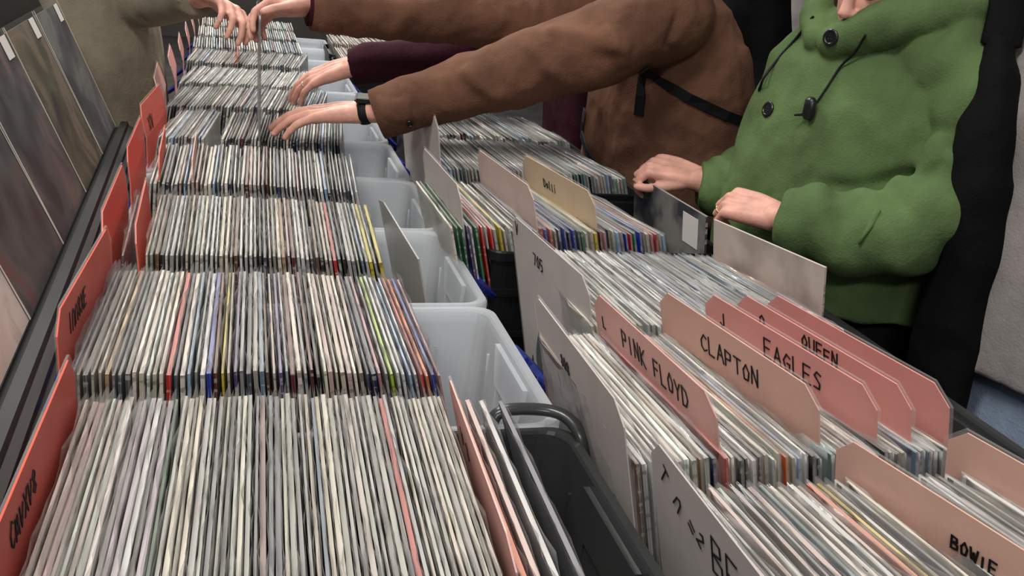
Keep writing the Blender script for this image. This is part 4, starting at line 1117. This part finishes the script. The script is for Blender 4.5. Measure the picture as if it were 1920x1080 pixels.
tube(bm, [(BX, BY, 1.45), (BX + .03, BY, 1.58)], [.058, .054], n=14)
HM = head(bm, (BX + .05, BY, 1.66), (.93, -.12, -.35))
beige = person('person in a beige coat at the upper left, lifting a record out of the boxes', bm, .0042)
eyes(HM, beige); hair(HM, beige, M_HAIRB)
bm = bmesh.new()
tube(bm, [(-.120, 2.505, 1.330), (-.15, 2.55, 1.324), (-.24, 2.66, 1.30), (-.33, 2.72, 1.305), (-.39, 2.72, 1.42)], [.050, .053, .062, .072, .085], n=24, k=5, mod=slv, rounded=False)
tube(bm, [(-.44, 3.13, .98), (-.48, 3.14, 1.18), (-.43, 3.06, 1.42)], [.05, .065, .085], n=24, k=5, mod=slv, rounded=False)
ellipsoid(bm, (-.39, 2.72, 1.41), (.085, .085, .085)); ellipsoid(bm, (-.43, 3.05, 1.41), (.085, .085, .085))
torso(bm, [((BX, BY, .93), .20, .27), ((BX, BY, 1.05), .195, .262), ((BX, BY, 1.2), .185, .25), ((BX, BY, 1.34), .165, .24), ((BX, BY, 1.44), .125, .20), ((BX, BY, 1.5), .075, .09)], yaw=0, n=40)
ct = garment('coat', bm, M_BEIGE, beige, .008, 5, (rumple(6, .008, 31, (1, 1, .6)), folds([[(-.26, 2.63, 1.38), (-.24, 2.60, .95), (-.010, .012)], [(-.22, 2.80, 1.1), (-.215, 2.78, .93), (.012, .02)]], .008, .02)))
legs(beige, (BX, BY, 0), 0, .1, 0, M_JEANS, M_SHOE, top=.96, rx=.14, ry=.2)

# ---- person in grey with a black bag at the right edge
bm = bmesh.new(); QX, QY = 1.295, 1.165
tube(bm, [(QX - .02, QY - .22, 1.41), (QX + .02, QY - .29, 1.16), (QX + .03, QY - .29, .92)], [.05, .042, .03], n=14, k=3)
hand(bm, (QX + .03, QY - .29, .92), (-.1, 0, -1), (0, -1, 0), left=True, scale=.95)
tube(bm, [(QX - .02, QY + .22, 1.41), (QX, QY + .29, 1.16), (QX, QY + .28, .92)], [.05, .042, .03], n=14, k=3)
hand(bm, (QX, QY + .28, .92), (-.1, 0, -1), (0, 1, 0), left=False, scale=.95)
torso(bm, [((QX, QY, 1.1), .09, .12), ((QX, QY, 1.38), .09, .15), ((QX, QY, 1.49), .06, .11)], yaw=math.pi)
tube(bm, [(QX, QY, 1.47), (QX - .03, QY, 1.6)], [.055, .052], n=14)
HM = head(bm, (QX - .05, QY, 1.67), (-.95, 0, -.3), .97)
gp = person('person in a soft grey sweater, cut off by the right edge of the photo', bm, .0045)
eyes(HM, gp); hair(HM, gp, M_HAIRD, .08)
bm = bmesh.new()
tube(bm, [(QX + .03, QY - .29, .94), (QX + .02, QY - .29, 1.16), (QX - .02, QY - .22, 1.42)], [.055, .07, .085], n=24, k=5, mod=slv, rounded=False)
tube(bm, [(QX, QY + .28, .92), (QX, QY + .285, 1.16), (QX - .02, QY + .22, 1.42)], [.05, .065, .085], n=24, k=5, mod=slv, rounded=False)
ellipsoid(bm, (QX - .01, QY - .215, 1.41), (.088, .088, .085)); ellipsoid(bm, (QX - .01, QY + .215, 1.41), (.088, .088, .085))
torso(bm, [((QX, QY, .955), .17, .235), ((QX, QY, 1.0), .17, .235), ((QX, QY, 1.2), .16, .235), ((QX, QY, 1.36), .155, .24), ((QX, QY, 1.46), .12, .20), ((QX, QY, 1.52), .075, .09)], yaw=math.pi, n=36)
garment('sweater', bm, M_GREYK, gp, .008, 5, (rumple(7, .007, 44, (1, 1, .6)),))
legs(gp, (QX, QY, 0), 0, .1, math.pi, M_LJEANS, M_SHOE, top=1.0)

bg = empty('shoulder_bag', (0, 0, 0)); tag(bg, 'slack black cloth bag hanging between the green coat and the grey sweater', 'bag')
bm = bmesh.new()
rings = []
for z, x, y, rx, ry in ((.74, 1.12, 1.155, .03, .045), (.80, 1.12, 1.165, .038, .056), (.95, 1.115, 1.17, .040, .058), (1.10, 1.112, 1.18, .040, .056), (1.24, 1.112, 1.195, .038, .052), (1.33, 1.118, 1.215, .034, .044), (1.40, 1.132, 1.24, .026, .034), (1.47, 1.15, 1.275, .018, .022)):
    rings.append(((x, y, z), rx, ry))
torso(bm, rings, yaw=0)
me = fuse(bm, .009, 4); displace(me, rumple(9, .010, 61)); obj('pouch', me, M_BLACKC, bg, smooth=True)
b = bmesh.new(); tube(b, [(1.145, 1.265, 1.455), (1.165, 1.29, 1.50), (1.195, 1.325, 1.555), (1.30, 1.36, 1.60), (1.40, 1.36, 1.59), (1.52, 1.33, 1.46)], [(.030, .008)] * 6, n=10, k=4); obj('strap', b, M_BLACKC, bg, smooth=True)

# ---- bystanders behind
def bystander(label, x, y, mat, tmat, hmat, yaw, seed, h=1.0, hood=False):
    bm = bmesh.new(); ca, sa = math.cos(yaw), math.sin(yaw)
    def W(a, c, z): return Vector((x + a * ca - c * sa, y + a * sa + c * ca, z * h))
    for s in (-1, 1):
        tube(bm, [W(0, s * .2, 1.42), W(-.02, s * .27, 1.16), W(.06, s * .26, .92)], [.05, .042, .03], n=12, k=3)
        hand(bm, W(.06, s * .26, .92), W(.1, s * .26, .7) - W(.06, s * .26, .92), W(0, s, 0) - W(0, 0, 0), left=(s > 0), scale=.98)
    torso(bm, [(W(0, 0, 1.1), .09, .12), (W(0, 0, 1.38), .09, .15), (W(0, 0, 1.49), .06, .11)], yaw=yaw)
    tube(bm, [W(0, 0, 1.47), W(.02, 0, 1.6)], [.055, .052], n=14)
    HM = head(bm, W(.04, 0, 1.68), W(1, 0, .3) - W(0, 0, .5))
    o = person(label, bm, .005); eyes(HM, o); hair(HM, o, hmat, .05)
    bm = bmesh.new()
    for s in (-1, 1):
        tube(bm, [W(.05, s * .26, .94), W(-.02, s * .27, 1.16), W(-.0, s * .2, 1.43)], [.052, .068, .085], n=20, k=4, mod=slv, rounded=False)
    for s in (-1, 1): ellipsoid(bm, W(0, s * .195, 1.415), (.09, .09, .085))
    torso(bm, [(W(0, 0, .80), .18, .25), (W(0, 0, 1.0), .17, .24), (W(0, 0, 1.2), .165, .24), (W(0, 0, 1.36), .155, .24), (W(0, 0, 1.46), .12, .20), (W(0, 0, 1.53), .08, .09)], yaw=yaw, n=32)
    garment('coat', bm, mat, o, .011, 4, (rumple(6, .008, seed, (1, 1, .6)),))
    legs(o, (x, y, 0), 0, .1, yaw, tmat, M_SHOE, top=.9)
    return o
bystander('person in a black coat standing between the brown jacket and the green coat', 1.70, 3.3, M_BLACKC, M_DARKT, M_HAIRD, math.pi * 1.1, 71, 1.02)
bystander('person in a light grey coat half hidden behind the green coat', 2.33, 3.9, M_GREYK, M_JEANS, M_HAIRB, math.pi * .9, 75)
bystander('person in a navy coat far behind the green coat', 2.95, 4.5, plain('navy_cloth', (30, 40, 66), rough=.9, var=.2), M_DARKT, M_HAIRD, math.pi, 79)
